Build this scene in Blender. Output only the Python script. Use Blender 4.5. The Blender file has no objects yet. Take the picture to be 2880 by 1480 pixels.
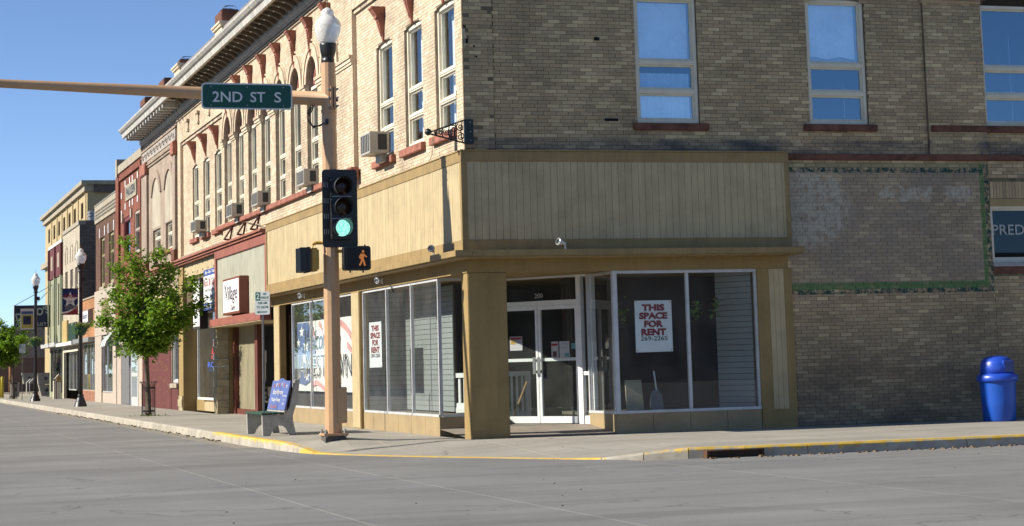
import bpy, bmesh, math, random
import numpy as np
from mathutils import Vector, Matrix
random.seed(7); rng = np.random.default_rng(7)
PI = math.pi; R = math.radians
SC = bpy.context.scene
COL = SC.collection

# ------------------------------------------------------------------ camera
cam_d = bpy.data.cameras.new('camera'); cam = bpy.data.objects.new('camera', cam_d); COL.objects.link(cam)
SC.camera = cam
YAW, PITCH, ROLL = R(17.78038697), R(7.53462849), R(-1.55367597)
fw = Vector((math.sin(YAW)*math.cos(PITCH), math.cos(YAW)*math.cos(PITCH), math.sin(PITCH)))
r0 = Vector((math.cos(YAW), -math.sin(YAW), 0)); u0 = r0.cross(fw)
rt = math.cos(ROLL)*r0 + math.sin(ROLL)*u0; up = -math.sin(ROLL)*r0 + math.cos(ROLL)*u0
m = Matrix((rt, up, -fw)).transposed().to_4x4()
m.translation = Vector((-10.300, -35.020, 1.370))
cam.matrix_world = m
cam_d.sensor_fit = 'HORIZONTAL'; cam_d.sensor_width = 36.0
cam_d.lens = 36.0*5705.08/2880.0
cam_d.shift_x = 0.0; cam_d.shift_y = -(740.0-259.494)/2880.0
cam_d.clip_start = 0.5; cam_d.clip_end = 3000

# ------------------------------------------------------------------ sky, sun, exposure
SUN = Vector((-1.0, 0.121, 0.649)).normalized()          # direction towards the sun
EL = math.asin(SUN.z)
AZ = math.atan2(SUN.x, SUN.y)                            # clockwise from +Y
w = bpy.data.worlds.new('World'); SC.world = w; w.use_nodes = True
nt = w.node_tree; nt.nodes.clear()
o_ = nt.nodes.new('ShaderNodeOutputWorld'); bg = nt.nodes.new('ShaderNodeBackground')
sk = nt.nodes.new('ShaderNodeTexSky'); sk.sky_type = 'NISHITA'; sk.sun_disc = False
sk.sun_elevation = EL; sk.sun_rotation = AZ % (2*PI)
sk.air_density = 0.5; sk.dust_density = 0.0; sk.ozone_density = 3.0; sk.altitude = 400
bg.inputs['Strength'].default_value = 0.088
nt.links.new(sk.outputs[0], bg.inputs['Color']); nt.links.new(bg.outputs[0], o_.inputs['Surface'])
sd = bpy.data.lights.new('sun', 'SUN'); sd.energy = 4.2; sd.angle = R(0.53); sd.color = (1.0, 0.93, 0.80)
sun = bpy.data.objects.new('sun', sd); COL.objects.link(sun); sun.location = (-40, 10, 60)
sun.rotation_euler = (-SUN).to_track_quat('-Z', 'Y').to_euler()
SC.view_settings.view_transform = 'Standard'; SC.view_settings.look = 'None'
SC.view_settings.gamma = 1.0; SC.view_settings.use_curve_mapping = False
SC.view_settings.exposure = 1.0
try:
    SC.cycles.use_denoising = True
    SC.cycles.max_bounces = 8; SC.cycles.transparent_max_bounces = 16
    SC.cycles.sample_clamp_indirect = 6.0
except Exception: pass

# ------------------------------------------------------------------ mesh helpers
WL = {}                                                   # world location of every parent
def wloc(o): return WL.get(o.name, Vector((0, 0, 0)))
def setp(o, label=None, cat=None, group=None, kind=None):
    if label: o['label'] = label
    if cat: o['category'] = cat
    if group: o['group'] = group
    if kind: o['kind'] = kind
    return o
def thing(name, loc, label, cat, group=None):
    o = bpy.data.objects.new(name, None); COL.objects.link(o); o.location = loc
    o.empty_display_size = 0.2
    WL[o.name] = Vector(loc); return setp(o, label, cat, group)
def link(name, me, parent=None, loc=(0, 0, 0)):
    o = bpy.data.objects.new(name, me); COL.objects.link(o); o.location = loc
    if parent is not None:
        o.parent = parent; WL[o.name] = wloc(parent) + Vector(loc)
    else: WL[o.name] = Vector(loc)
    return o
def copy_tree(o, parent, dloc):
    c = o.copy(); COL.objects.link(c); c.parent = parent
    c.location = Vector(o.location) + Vector(dloc); WL[c.name] = wloc(o) + Vector(dloc)
    for ch in list(o.children): copy_tree(ch, c, (0, 0, 0))
    return c
class MB:
    def __init__(s): s.v = []; s.f = []
    def face(s, pts):
        n = len(s.v); s.v += [tuple(p) for p in pts]; s.f.append(tuple(range(n, n+len(pts)))); return s
    def box(s, x0, y0, z0, x1, y1, z1):
        if x0 > x1: x0, x1 = x1, x0
        if y0 > y1: y0, y1 = y1, y0
        if z0 > z1: z0, z1 = z1, z0
        n = len(s.v)
        s.v += [(x0,y0,z0),(x1,y0,z0),(x1,y1,z0),(x0,y1,z0),(x0,y0,z1),(x1,y0,z1),(x1,y1,z1),(x0,y1,z1)]
        for q in ((0,3,2,1),(4,5,6,7),(0,1,5,4),(1,2,6,5),(2,3,7,6),(3,0,4,7)): s.f.append(tuple(n+i for i in q))
        return s
    def prism(s, poly, vec):                              # closed polygon (3-D points) swept along vec
        n = len(s.v); k = len(poly); vec = Vector(vec)
        a = [Vector(p) for p in poly]
        s.v += [tuple(p) for p in a] + [tuple(p+vec) for p in a]
        s.f.append(tuple(range(n+k-1, n-1, -1))); s.f.append(tuple(range(n+k, n+2*k)))
        for i in range(k):
            j = (i+1) % k; s.f.append((n+i, n+j, n+k+j, n+k+i))
        return s
    def tube(s, pts, r, n=8, r2=None, cap=True, phase=0.0):
        pts = [Vector(p) for p in pts]; k = len(pts); base = len(s.v)
        if not hasattr(r, '__len__'):
            r = [r + ((r2 if r2 is not None else r) - r)*i/max(1, k-1) for i in range(k)]
        ref = Vector((0, 0, 1)) if abs((pts[-1]-pts[0]).normalized().z) < 0.9 else Vector((1, 0, 0))
        for i, p in enumerate(pts):
            d = (pts[min(i+1, k-1)] - pts[max(i-1, 0)]).normalized()
            a = d.cross(ref).normalized(); b = d.cross(a).normalized()
            for j in range(n):
                t = 2*PI*j/n + phase; s.v.append(tuple(p + r[i]*(math.cos(t)*a + math.sin(t)*b)))
        for i in range(k-1):
            for j in range(n):
                q = (j+1) % n; s.f.append((base+i*n+j, base+i*n+q, base+(i+1)*n+q, base+(i+1)*n+j))
        if cap:
            s.f.append(tuple(base+j for j in range(n))); s.f.append(tuple(base+(k-1)*n+j for j in range(n-1, -1, -1)))
        return s
    def lathe(s, prof, cx, cy, n=20, cap=True):
        base = len(s.v)
        for r, z in prof:
            for j in range(n):
                t = 2*PI*j/n; s.v.append((cx+r*math.cos(t), cy+r*math.sin(t), z))
        for i in range(len(prof)-1):
            for j in range(n):
                q = (j+1) % n; s.f.append((base+i*n+j, base+i*n+q, base+(i+1)*n+q, base+(i+1)*n+j))
        if cap:
            s.f.append(tuple(base+j for j in range(n-1, -1, -1))); s.f.append(tuple(base+(len(prof)-1)*n+j for j in range(n)))
        return s
    def strip(s, A, B):                                   # quads between two equally long point rows
        for i in range(len(A)-1): s.face([A[i], A[i+1], B[i+1], B[i]])
        return s
    def mesh(s, name, mat, org=(0, 0, 0), smooth=False):
        me = bpy.data.meshes.new(name); o = Vector(org)
        me.from_pydata([(x-o.x, y-o.y, z-o.z) for x, y, z in s.v], [], s.f)
        if smooth:
            me.polygons.foreach_set('use_smooth', [True]*len(me.polygons))
        me.materials.append(mat); me.update(); return me
    def build(s, name, mat, parent=None, smooth=False, org=None, bevel=0, **kw):
        if parent is not None: o = link(name, s.mesh(name, mat, wloc(parent), smooth), parent)
        else: o = link(name, s.mesh(name, mat, org or (0, 0, 0), smooth), None, org or (0, 0, 0))
        if bevel:
            bm = bmesh.new(); bm.from_mesh(o.data)
            bmesh.ops.remove_doubles(bm, verts=bm.verts, dist=1e-5)
            bmesh.ops.bevel(bm, geom=[e for e in bm.edges if len(e.link_faces) == 2 and e.calc_face_angle(0) > 0.6], offset=bevel, segments=2, affect='EDGES')
            bm.to_mesh(o.data); bm.free(); o.data.update()
        return setp(o, **kw)
def bx(name, mat, parent, *b, **kw): return MB().box(*b).build(name, mat, parent, **kw)

# ------------------------------------------------------------------ lettering
_tc = {}
def glyphs(txt, bold=0.0, shear=0.0, space=1.0):
    k = (txt, bold, shear, space)
    if k not in _tc:
        cu = bpy.data.curves.new('t', 'FONT'); cu.body = txt; cu.offset = bold; cu.shear = shear
        cu.space_character = space; cu.resolution_u = 3
        ob = bpy.data.objects.new('t', cu); me = bpy.data.meshes.new_from_object(ob)
        v = np.array([x.co[:2] for x in me.vertices]); f = [tuple(p.vertices) for p in me.polygons]
        bpy.data.objects.remove(ob); bpy.data.curves.remove(cu); bpy.data.meshes.remove(me)
        v -= v.min(0); _tc[k] = (v, f, v.max(0))
    return _tc[k]
def text(parent, txt, pos, right, upv, h, mat, wid=None, bold=0.0, shear=0.0, space=1.0, eps=0.004, name='lettering', align='c', warp=None, label=None):
    v, f, ext = glyphs(txt, bold, shear, space)
    sy = h/ext[1]; sx = sy if wid is None else wid/ext[0]
    right = Vector(right).normalized(); upv = Vector(upv).normalized(); nrm = right.cross(upv)
    off = ext[0]*sx/2 if align == 'c' else 0
    P = Vector(pos) + nrm*eps
    b = MB()
    for x, y in v:
        X = x*sx-off; Y = y*sy - h/2
        if warp: Y += warp(X)
        b.v.append(tuple(P + right*X + upv*Y))
    b.f = list(f)
    return b.build(name, mat, parent, label=label)

# ------------------------------------------------------------------ materials
def newmat(name):
    m = bpy.data.materials.new(name); m.use_nodes = True; n = m.node_tree.nodes
    return m, n, m.node_tree.links, n['Principled BSDF']
def noise(n, l, src, scale, detail=4, rough=0.55, dist=0.0):
    t = n.new('ShaderNodeTexNoise'); t.inputs['Scale'].default_value = scale
    t.inputs['Detail'].default_value = detail; t.inputs['Roughness'].default_value = rough
    t.inputs['Distortion'].default_value = dist
    l.new(src, t.inputs['Vector']); return t.outputs['Fac']
def ramp(n, l, src, stops, interp='LINEAR'):
    r = n.new('ShaderNodeValToRGB'); r.color_ramp.interpolation = interp
    e = r.color_ramp.elements
    while len(e) < len(stops): e.new(0.5)
    for i, (p, c) in enumerate(stops):
        e[i].position = p; e[i].color = (c[0], c[1], c[2], 1) if hasattr(c, '__len__') else (c, c, c, 1)
    l.new(src, r.inputs['Fac']); return r.outputs['Color']
def mixc(n, l, a, b, fac, mode='MIX'):
    x = n.new('ShaderNodeMix'); x.data_type = 'RGBA'; x.blend_type = mode; x.clamp_factor = True
    for sock, val in ((x.inputs['Factor'], fac), (x.inputs['A'], a), (x.inputs['B'], b)):
        if hasattr(val, 'default_value'): l.new(val, sock)
        elif hasattr(val, '__len__'): sock.default_value = (*val[:3], 1)
        else: sock.default_value = val
    return x.outputs['Result']
def math_(n, l, op, a, b=None, c=None, clamp=False):
    x = n.new('ShaderNodeMath'); x.operation = op; x.use_clamp = clamp
    for i, val in enumerate((a, b, c)):
        if val is None: continue
        if hasattr(val, 'default_value'): l.new(val, x.inputs[i])
        else: x.inputs[i].default_value = val
    return x.outputs[0]
def posn(n): return n.new('ShaderNodeNewGeometry').outputs['Position']
_M = {}
K = 0.68
def pm(name, col, rough=0.7, var=0.12, scale=3.0, bump=0.1, bscale=60.0, metal=0.0, spec=0.4, streak=0.0, tint=None, coat=0.0):
    """plain painted / stone / metal surface with wear: a broad and a fine noise on colour and a fine bump"""
    if name in _M: return _M[name]
    col = tuple(c*K for c in col)
    if tint: tint = tuple(c*K for c in tint)
    m, n, l, b = newmat(name); p = posn(n)
    a = noise(n, l, p, scale, 5); f = noise(n, l, p, scale*9, 3)
    s = math_(n, l, 'ADD', math_(n, l, 'MULTIPLY', a, 0.7), math_(n, l, 'MULTIPLY', f, 0.3))
    lo = tuple(max(0, c*(1-var*1.6)) for c in col); hi = tuple(min(1, c*(1+var)) for c in col)
    if tint: lo = tint
    c = ramp(n, l, s, [(0.36, lo), (0.5, col), (0.66, hi)])
    if streak:
        mp = n.new('ShaderNodeMapping'); mp.inputs['Scale'].default_value = (7, 7, 0.5); l.new(p, mp.inputs['Vector'])
        st = noise(n, l, mp.outputs[0], 1.0, 5, 0.65)
        k = ramp(n, l, st, [(0.42, 1-streak), (0.62, 1.0)])
        c = mixc(n, l, c, k, 1.0, 'MULTIPLY')
    l.new(c, b.inputs['Base Color'])
    rr = math_(n, l, 'MULTIPLY_ADD', f, 0.25, rough-0.12, True); l.new(rr, b.inputs['Roughness'])
    b.inputs['Metallic'].default_value = metal; b.inputs['Specular IOR Level'].default_value = spec
    if coat: b.inputs['Coat Weight'].default_value = coat
    if bump:
        bp = n.new('ShaderNodeBump'); bp.inputs['Strength'].default_value = bump; bp.inputs['Distance'].default_value = 0.01
        l.new(noise(n, l, p, bscale, 4), bp.inputs['Height']); l.new(bp.outputs[0], b.inputs['Normal'])
    _M[name] = m; return m
def flat(name, col, rough=0.6, spec=0.3):
    if name in _M: return _M[name]
    m, n, l, b = newmat(name); b.inputs['Base Color'].default_value = (*(c*K for c in col), 1)
    b.inputs['Roughness'].default_value = rough; b.inputs['Specular IOR Level'].default_value = spec
    _M[name] = m; return m
def emis(name, col, e, base=(0.02, 0.02, 0.02)):
    if name in _M: return _M[name]
    m, n, l, b = newmat(name); b.inputs['Base Color'].default_value = (*base, 1)
    b.inputs['Emission Color'].default_value = (*col, 1); b.inputs['Emission Strength'].default_value = e
    _M[name] = m; return m
def glass(name, tint=(0.82, 0.88, 0.88), refl=0.0, gtint=(1, 1, 1), wob=0.0, dust=0.0):
    """thin pane: straight-through transparency plus a Fresnel mirror; refl is extra mirror coating"""
    if name in _M: return _M[name]
    m, n, l, b = newmat(name); n.remove(b); out = n['Material Output']
    t = n.new('ShaderNodeBsdfTransparent'); t.inputs['Color'].default_value = (*tint, 1)
    g = n.new('ShaderNodeBsdfGlossy'); g.inputs['Roughness'].default_value = 0.015; g.inputs['Color'].default_value = (*gtint, 1)
    ge = n.new('ShaderNodeNewGeometry'); dp = n.new('ShaderNodeVectorMath'); dp.operation = 'DOT_PRODUCT'
    l.new(ge.outputs['Incoming'], dp.inputs[0]); l.new(ge.outputs['Normal'], dp.inputs[1])
    k = math_(n, l, 'SUBTRACT', 1.0, math_(n, l, 'ABSOLUTE', dp.outputs['Value']), None, True)
    f = math_(n, l, 'MULTIPLY_ADD', math_(n, l, 'POWER', k, 5.0), 0.90*(1-refl), 0.055+refl*0.94, True)
    if wob:
        bp = n.new('ShaderNodeBump'); bp.inputs['Strength'].default_value = wob; bp.inputs['Distance'].default_value = 0.02
        l.new(noise(n, l, posn(n), 1.4, 2), bp.inputs['Height']); l.new(bp.outputs[0], g.inputs['Normal'])
    x = n.new('ShaderNodeMixShader'); l.new(f, x.inputs[0]); l.new(t.outputs[0], x.inputs[1]); l.new(g.outputs[0], x.inputs[2])
    if dust:                                              # film of dust put in as a milky veil on the pane, streaky
        d = n.new('ShaderNodeBsdfDiffuse'); d.inputs['Color'].default_value = (0.62,0.64,0.62,1); y = n.new('ShaderNodeMixShader'); ps = posn(n)
        l.new(math_(n, l, 'MULTIPLY', ramp(n, l, noise(n, l, ps, 1.6, 6, 0.65), [(0.3, 0.5), (0.7, 1.5)]), dust), y.inputs[0]); l.new(x.outputs[0], y.inputs[1]); l.new(d.outputs[0], y.inputs[2]); x = y
    l.new(x.outputs[0], out.inputs['Surface']); _M[name] = m; return m
# ------------------------------------------------------------------ brick material
def brickmat(name, tones, single=False, side=False, mortar=False):
    if name in _M: return _M[name]
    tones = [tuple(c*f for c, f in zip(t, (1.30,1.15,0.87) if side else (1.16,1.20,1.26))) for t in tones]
    m, n, l, b = newmat(name); p = posn(n)
    sep = n.new('ShaderNodeSeparateXYZ'); l.new(p, sep.inputs[0]); X, Y, Z = sep.outputs
    if mortar:
        c = ramp(n, l, noise(n, l, p, 6, 5), [(0.35, tones[0]), (0.65, tones[1])])
    else:
        rnd = n.new('ShaderNodeObjectInfo').outputs['Random'] if single else n.new('ShaderNodeNewGeometry').outputs['Random Per Island']
        k = len(tones)
        c = ramp(n, l, rnd, [(i/k, t) for i, t in enumerate(tones)], 'LINEAR')
        f = noise(n, l, p, 38, 4, 0.7)
        c = mixc(n, l, c, ramp(n, l, f, [(0.3, 0.72), (0.7, 1.18)]), 0.8, 'MULTIPLY')
    broad = noise(n, l, p, 0.55, 6, 0.62)
    c = mixc(n, l, c, ramp(n, l, broad, [(0.34, 0.70), (0.52, 1.0), (0.7, 1.12)]), 0.8, 'MULTIPLY')
    if side:
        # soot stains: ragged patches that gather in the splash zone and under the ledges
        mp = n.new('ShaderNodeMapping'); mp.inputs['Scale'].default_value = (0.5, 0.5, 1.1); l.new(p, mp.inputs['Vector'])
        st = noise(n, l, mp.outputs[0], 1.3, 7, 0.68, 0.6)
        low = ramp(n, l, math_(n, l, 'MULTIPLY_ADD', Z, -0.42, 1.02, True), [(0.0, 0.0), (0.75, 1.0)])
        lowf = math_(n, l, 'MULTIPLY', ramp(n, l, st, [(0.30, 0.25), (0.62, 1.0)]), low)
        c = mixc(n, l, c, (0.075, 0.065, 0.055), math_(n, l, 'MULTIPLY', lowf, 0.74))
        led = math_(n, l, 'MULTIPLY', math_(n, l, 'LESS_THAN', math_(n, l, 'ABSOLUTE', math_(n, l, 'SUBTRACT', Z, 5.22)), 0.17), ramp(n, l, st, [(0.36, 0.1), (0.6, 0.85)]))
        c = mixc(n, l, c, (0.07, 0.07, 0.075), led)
        wob = math_(n, l, 'MULTIPLY', math_(n, l, 'SUBTRACT', noise(n, l, p, 3.0, 5, 0.7), 0.5), 0.35); wob2 = math_(n, l, 'MULTIPLY', math_(n, l, 'SUBTRACT', noise(n, l, p, 4.3, 5, 0.7), 0.5), 0.5)
        XW = math_(n, l, 'ADD', X, wob2); ZW = math_(n, l, 'ADD', Z, wob)
        # ghost of a painted wall sign: brown ground, green double border, flaking whitewash
        def inside(s, a, q): return math_(n, l, 'MULTIPLY', math_(n, l, 'GREATER_THAN', s, a), math_(n, l, 'LESS_THAN', s, q))
        def rect(x0, x1, z0, z1): return math_(n, l, 'MULTIPLY', inside(X, x0, x1), inside(Z, z0, z1))
        flake = noise(n, l, p, 5.5, 8, 0.75); flk = ramp(n, l, flake, [(0.40, 0.0), (0.52, 1.0)])
        flk2 = ramp(n, l, noise(n, l, p, 9, 8, 0.8), [(0.44, 0.0), (0.54, 1.0)])
        fade = ramp(n, l, noise(n, l, p, 0.9, 3), [(0.4, 0.35), (0.6, 0.8)])
        c = mixc(n, l, c, (0.245, 0.205, 0.165), math_(n, l, 'MULTIPLY', rect(6.35, 10.52, 2.62, 4.84), fade))
        # whitewash patches left of the sign's centre and three ghost letters
        dx = math_(n, l, 'SUBTRACT', XW, 6.75); dz = math_(n, l, 'SUBTRACT', ZW, 4.1)
        def rectw(x0, x1, z0, z1): return math_(n, l, 'MULTIPLY', inside(XW, x0, x1), inside(ZW, z0, z1))
        rr = math_(n, l, 'SQRT', math_(n, l, 'ADD', math_(n, l, 'MULTIPLY', dx, dx), math_(n, l, 'MULTIPLY', math_(n, l, 'MULTIPLY', dz, dz), 1.5)))
        disc = math_(n, l, 'MULTIPLY', ramp(n, l, rr, [(0.80, 1.0), (1.06, 0.0)]), ramp(n, l, X, [(0.0, 0), (1, 1)]))
        disc = math_(n, l, 'MULTIPLY', disc, rect(6.42, 8.0, 2.9, 4.84))
        let = math_(n, l, 'MAXIMUM', math_(n, l, 'MAXIMUM', rectw(8.24, 8.62, 4.28, 4.48), rectw(8.76, 9.42, 4.26, 4.50)), rectw(9.72, 10.28, 4.26, 4.48))
        wm = math_(n, l, 'MULTIPLY', math_(n, l, 'MAXIMUM', disc, let), math_(n, l, 'MULTIPLY', flk, 0.55))
        c = mixc(n, l, c, (0.50, 0.47, 0.38), wm)
        gr = math_(n, l, 'MAXIMUM', rect(6.3, 10.60, 2.54, 2.67), rect(10.50, 10.60, 2.54, 4.94))
        gr2 = math_(n, l, 'MULTIPLY', rect(6.3, 10.60, 4.86, 4.97), 0.35)
        c = mixc(n, l, c, (0.075, 0.17, 0.06), math_(n, l, 'MULTIPLY', math_(n, l, 'MAXIMUM', gr, gr2), math_(n, l, 'MULTIPLY_ADD', flk, 0.3, 0.6)))
        dk = math_(n, l, 'MAXIMUM', math_(n, l, 'MAXIMUM', rect(6.3, 10.70, 2.45, 2.54), rect(10.60, 10.70, 2.45, 4.94)), rect(6.3, 10.66, 4.77, 4.87))
        c = mixc(n, l, c, (0.022, 0.06, 0.05), math_(n, l, 'MULTIPLY', dk, flk2))
    l.new(c, b.inputs['Base Color'])
    b.inputs['Roughness'].default_value = 0.88; b.inputs['Specular IOR Level'].default_value = 0.25
    bp = n.new('ShaderNodeBump'); bp.inputs['Strength'].default_value = 0.35; bp.inputs['Distance'].default_value = 0.006
    l.new(noise(n, l, p, 70, 4), bp.inputs['Height']); l.new(bp.outputs[0], b.inputs['Normal'])
    _M[name] = m; return m
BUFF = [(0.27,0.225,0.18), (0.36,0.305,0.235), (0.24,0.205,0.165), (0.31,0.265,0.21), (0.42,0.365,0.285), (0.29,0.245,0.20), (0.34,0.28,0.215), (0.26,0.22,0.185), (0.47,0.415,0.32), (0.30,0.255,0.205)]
SUNB = [(0.42,0.32,0.215), (0.49,0.39,0.27), (0.39,0.30,0.20), (0.46,0.36,0.25), (0.53,0.43,0.31), (0.44,0.345,0.235), (0.48,0.37,0.255), (0.41,0.315,0.215)]  # same buff brick, sunlight put into paler tones for the street wall
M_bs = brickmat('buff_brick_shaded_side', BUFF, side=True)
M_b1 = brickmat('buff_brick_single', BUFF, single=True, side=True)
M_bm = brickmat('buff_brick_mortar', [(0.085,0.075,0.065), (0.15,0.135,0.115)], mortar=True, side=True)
M_bl = brickmat('buff_brick_sunlit_street', SUNB)
M_lm = brickmat('street_mortar', [(0.22,0.17,0.12), (0.30,0.24,0.175)], mortar=True)  # same mortar, lightened for the sunlit street wall
M_terra = pm('red_terracotta', (0.40,0.155,0.105), 0.85, 0.25, 4, 0.5, 30)
M_sand = pm('red_sandstone', (0.20,0.085,0.055), 0.9, 0.3, 5, 0.7, 14)
M_cream = pm('cream_window_paint', (0.95,0.88,0.70), 0.5, 0.08, 3, 0.05)
M_white = pm('white_paint', (1.0,0.99,0.95), 0.5, 0.06, 3, 0.05)
M_dark = flat('dark_void', (0.012,0.011,0.010), 0.9)
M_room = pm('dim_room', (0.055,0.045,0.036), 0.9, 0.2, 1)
M_black = pm('black_iron', (0.014,0.014,0.016), 0.4, 0.2, 5, 0.1, spec=0.5)
M_steel = pm('galvanised_steel', (0.42,0.43,0.43), 0.42, 0.12, 6, 0.05, metal=0.7)
M_alu = pm('anodised_aluminium', (0.74,0.75,0.76), 0.42, 0.10, 4, 0.03, metal=0.15); M_dalu = pm('bright_door_aluminium', (1.12,1.12,1.12), 0.42, 0.06, 4, 0.03, metal=0.05)

# ------------------------------------------------------------------ facades: walls with openings, brick courses
def seg(a, b, rise):
    hw = (b-a)/2; rad = (hw*hw+rise*rise)/(2*rise); return (a+b)/2, rad, rise-rad     # centre u, radius, centre above spring
def arcpts(a, b, zs, rise, n=18):
    uc, rad, dz = seg(a, b, rise); t0 = math.atan2(max(0.0, -dz)+1e-9, a-uc); t1 = math.atan2(max(0.0, -dz)+1e-9, b-uc)
    return [(uc+rad*math.cos(t0+(t1-t0)*i/n), zs+dz+rad*math.sin(t0+(t1-t0)*i/n)) for i in range(n+1)]
def wall_mb(mp, ua, ub, za, zb, holes, d=0.25):
    """holes: (u0, u1, z0, zspring, rise)"""
    b = MB(); E = sorted({ua, ub, *[h[0] for h in holes], *[h[1] for h in holes]})
    E = [e for e in E if ua-1e-6 <= e <= ub+1e-6]
    for i in range(len(E)-1):
        a, c = E[i], E[i+1]; mid = (a+c)/2; z = za
        for h in sorted([h for h in holes if h[0] < mid < h[1]], key=lambda q: q[2]):
            if h[2] > z: b.face([mp(a, z, 0), mp(c, z, 0), mp(c, h[2], 0), mp(a, h[2], 0)])
            if h[4] > 0:
                pts = arcpts(a, c, h[3], h[4]); zt = h[3]+h[4]+0.05
                b.strip([mp(u, q, 0) for u, q in pts], [mp(u, zt, 0) for u, q in pts]); z = zt
            else: z = h[3]
        if z < zb: b.face([mp(a, z, 0), mp(c, z, 0), mp(c, zb, 0), mp(a, zb, 0)])
    for h in holes:
        a, c, z0, zs, rise = h
        b.face([mp(a, z0, 0), mp(a, zs, 0), mp(a, zs, d), mp(a, z0, d)]); b.face([mp(c, z0, 0), mp(c, zs, 0), mp(c, zs, d), mp(c, z0, d)])
        b.face([mp(a, z0, 0), mp(c, z0, 0), mp(c, z0, d), mp(a, z0, d)])
        pts = arcpts(a, c, zs, rise) if rise > 0 else [(a, zs), (c, zs)]
        b.strip([mp(u, q, 0) for u, q in pts], [mp(u, q, d) for u, q in pts])
    return b
BL, BH = 0.237, 0.0686
def lay(out, mp, ua, ub, za, zb, holes, proud=0.0, L=BL, H=BH):
    z = za; row = int(round(za/H)) ; rnd = random.Random(int(ua*991+za*37+ub*13))
    while z < zb-0.02:
        z1 = min(z+H, zb); zm = (z+z1)/2; iv = [(ua, ub)]
        for a, c, z0, zs, rise in holes:
            if z1 <= z0 or z >= zs+rise: continue
            x0, x1 = a, c
            if zm > zs and rise > 0:
                uc, rad, dz = seg(a, c, rise); k = rad*rad-(zm-zs-dz)**2
                if k <= 0: continue
                x0, x1 = uc-math.sqrt(k), uc+math.sqrt(k)
            new = []
            for p, q in iv:
                if x1 <= p or x0 >= q: new.append((p, q)); continue
                if x0 > p: new.append((p, x0))
                if x1 < q: new.append((x1, q))
            iv = new
        off = (row % 2)*L/2 + rnd.uniform(-0.012, 0.012) + (rnd.choice((0, 0.06)) if rnd.random() < 0.15 else 0)
        for p, q in iv:
            k = math.floor((p-off)/L); u = p
            while u < q-0.015:
                e = min(off+(k+1)*L, q); k += 1
                if e-u > 0.03: out.append((mp, u+0.004, e-0.004, z+0.0035, z1-0.0035, proud+rnd.uniform(-0.0015, 0.0025), e-u > L-0.02))
                u = e
        z = z1; row += 1
def bricks_mesh(lst, name, mat, dep=0.014):
    V = []; Fc = []
    for mp, a, c, z0, z1, pr, _ in lst:
        k = len(V); f, g = -pr, dep
        V += [mp(a, z0, f), mp(c, z0, f), mp(c, z1, f), mp(a, z1, f), mp(a, z0, g), mp(c, z0, g), mp(c, z1, g), mp(a, z1, g)]
        Fc += [(k, k+1, k+2, k+3), (k, k+4, k+5, k+1), (k+1, k+5, k+6, k+2), (k+2, k+6, k+7, k+3), (k+3, k+7, k+4, k)]
    me = bpy.data.meshes.new(name); me.from_pydata(V, [], Fc); me.materials.append(mat); me.update(); return me
def mL(x0=0.0): return lambda u, z, d: (x0+d, u, z)
def mR(y0=0.0): return lambda u, z, d: (u, y0+d, z)
def ub(b, mp, u0, u1, d0, d1, z0, z1):
    p, q = mp(u0, z0, d0), mp(u1, z1, d1); return b.box(*p, *q)

M_pane = glass('clear_shop_glass', (0.93, 0.96, 0.955), 0.0, dust=0.04)
M_pane2 = glass('upper_window_glass', (0.80, 0.85, 0.88), 0.05)
M_blue = glass('blue_coated_glass', (0.62, 0.78, 0.92), 0.22, (0.52, 0.78, 1.0), 0.04); M_blueh = glass('pale_blue_coated_glass', (0.80, 0.90, 0.98), 0.36, (0.66, 0.86, 1.0), 0.05)
M_curt = pm('white_curtain', (1.22, 1.24, 1.26), 0.9, 0.1, 2, 0.0)

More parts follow.
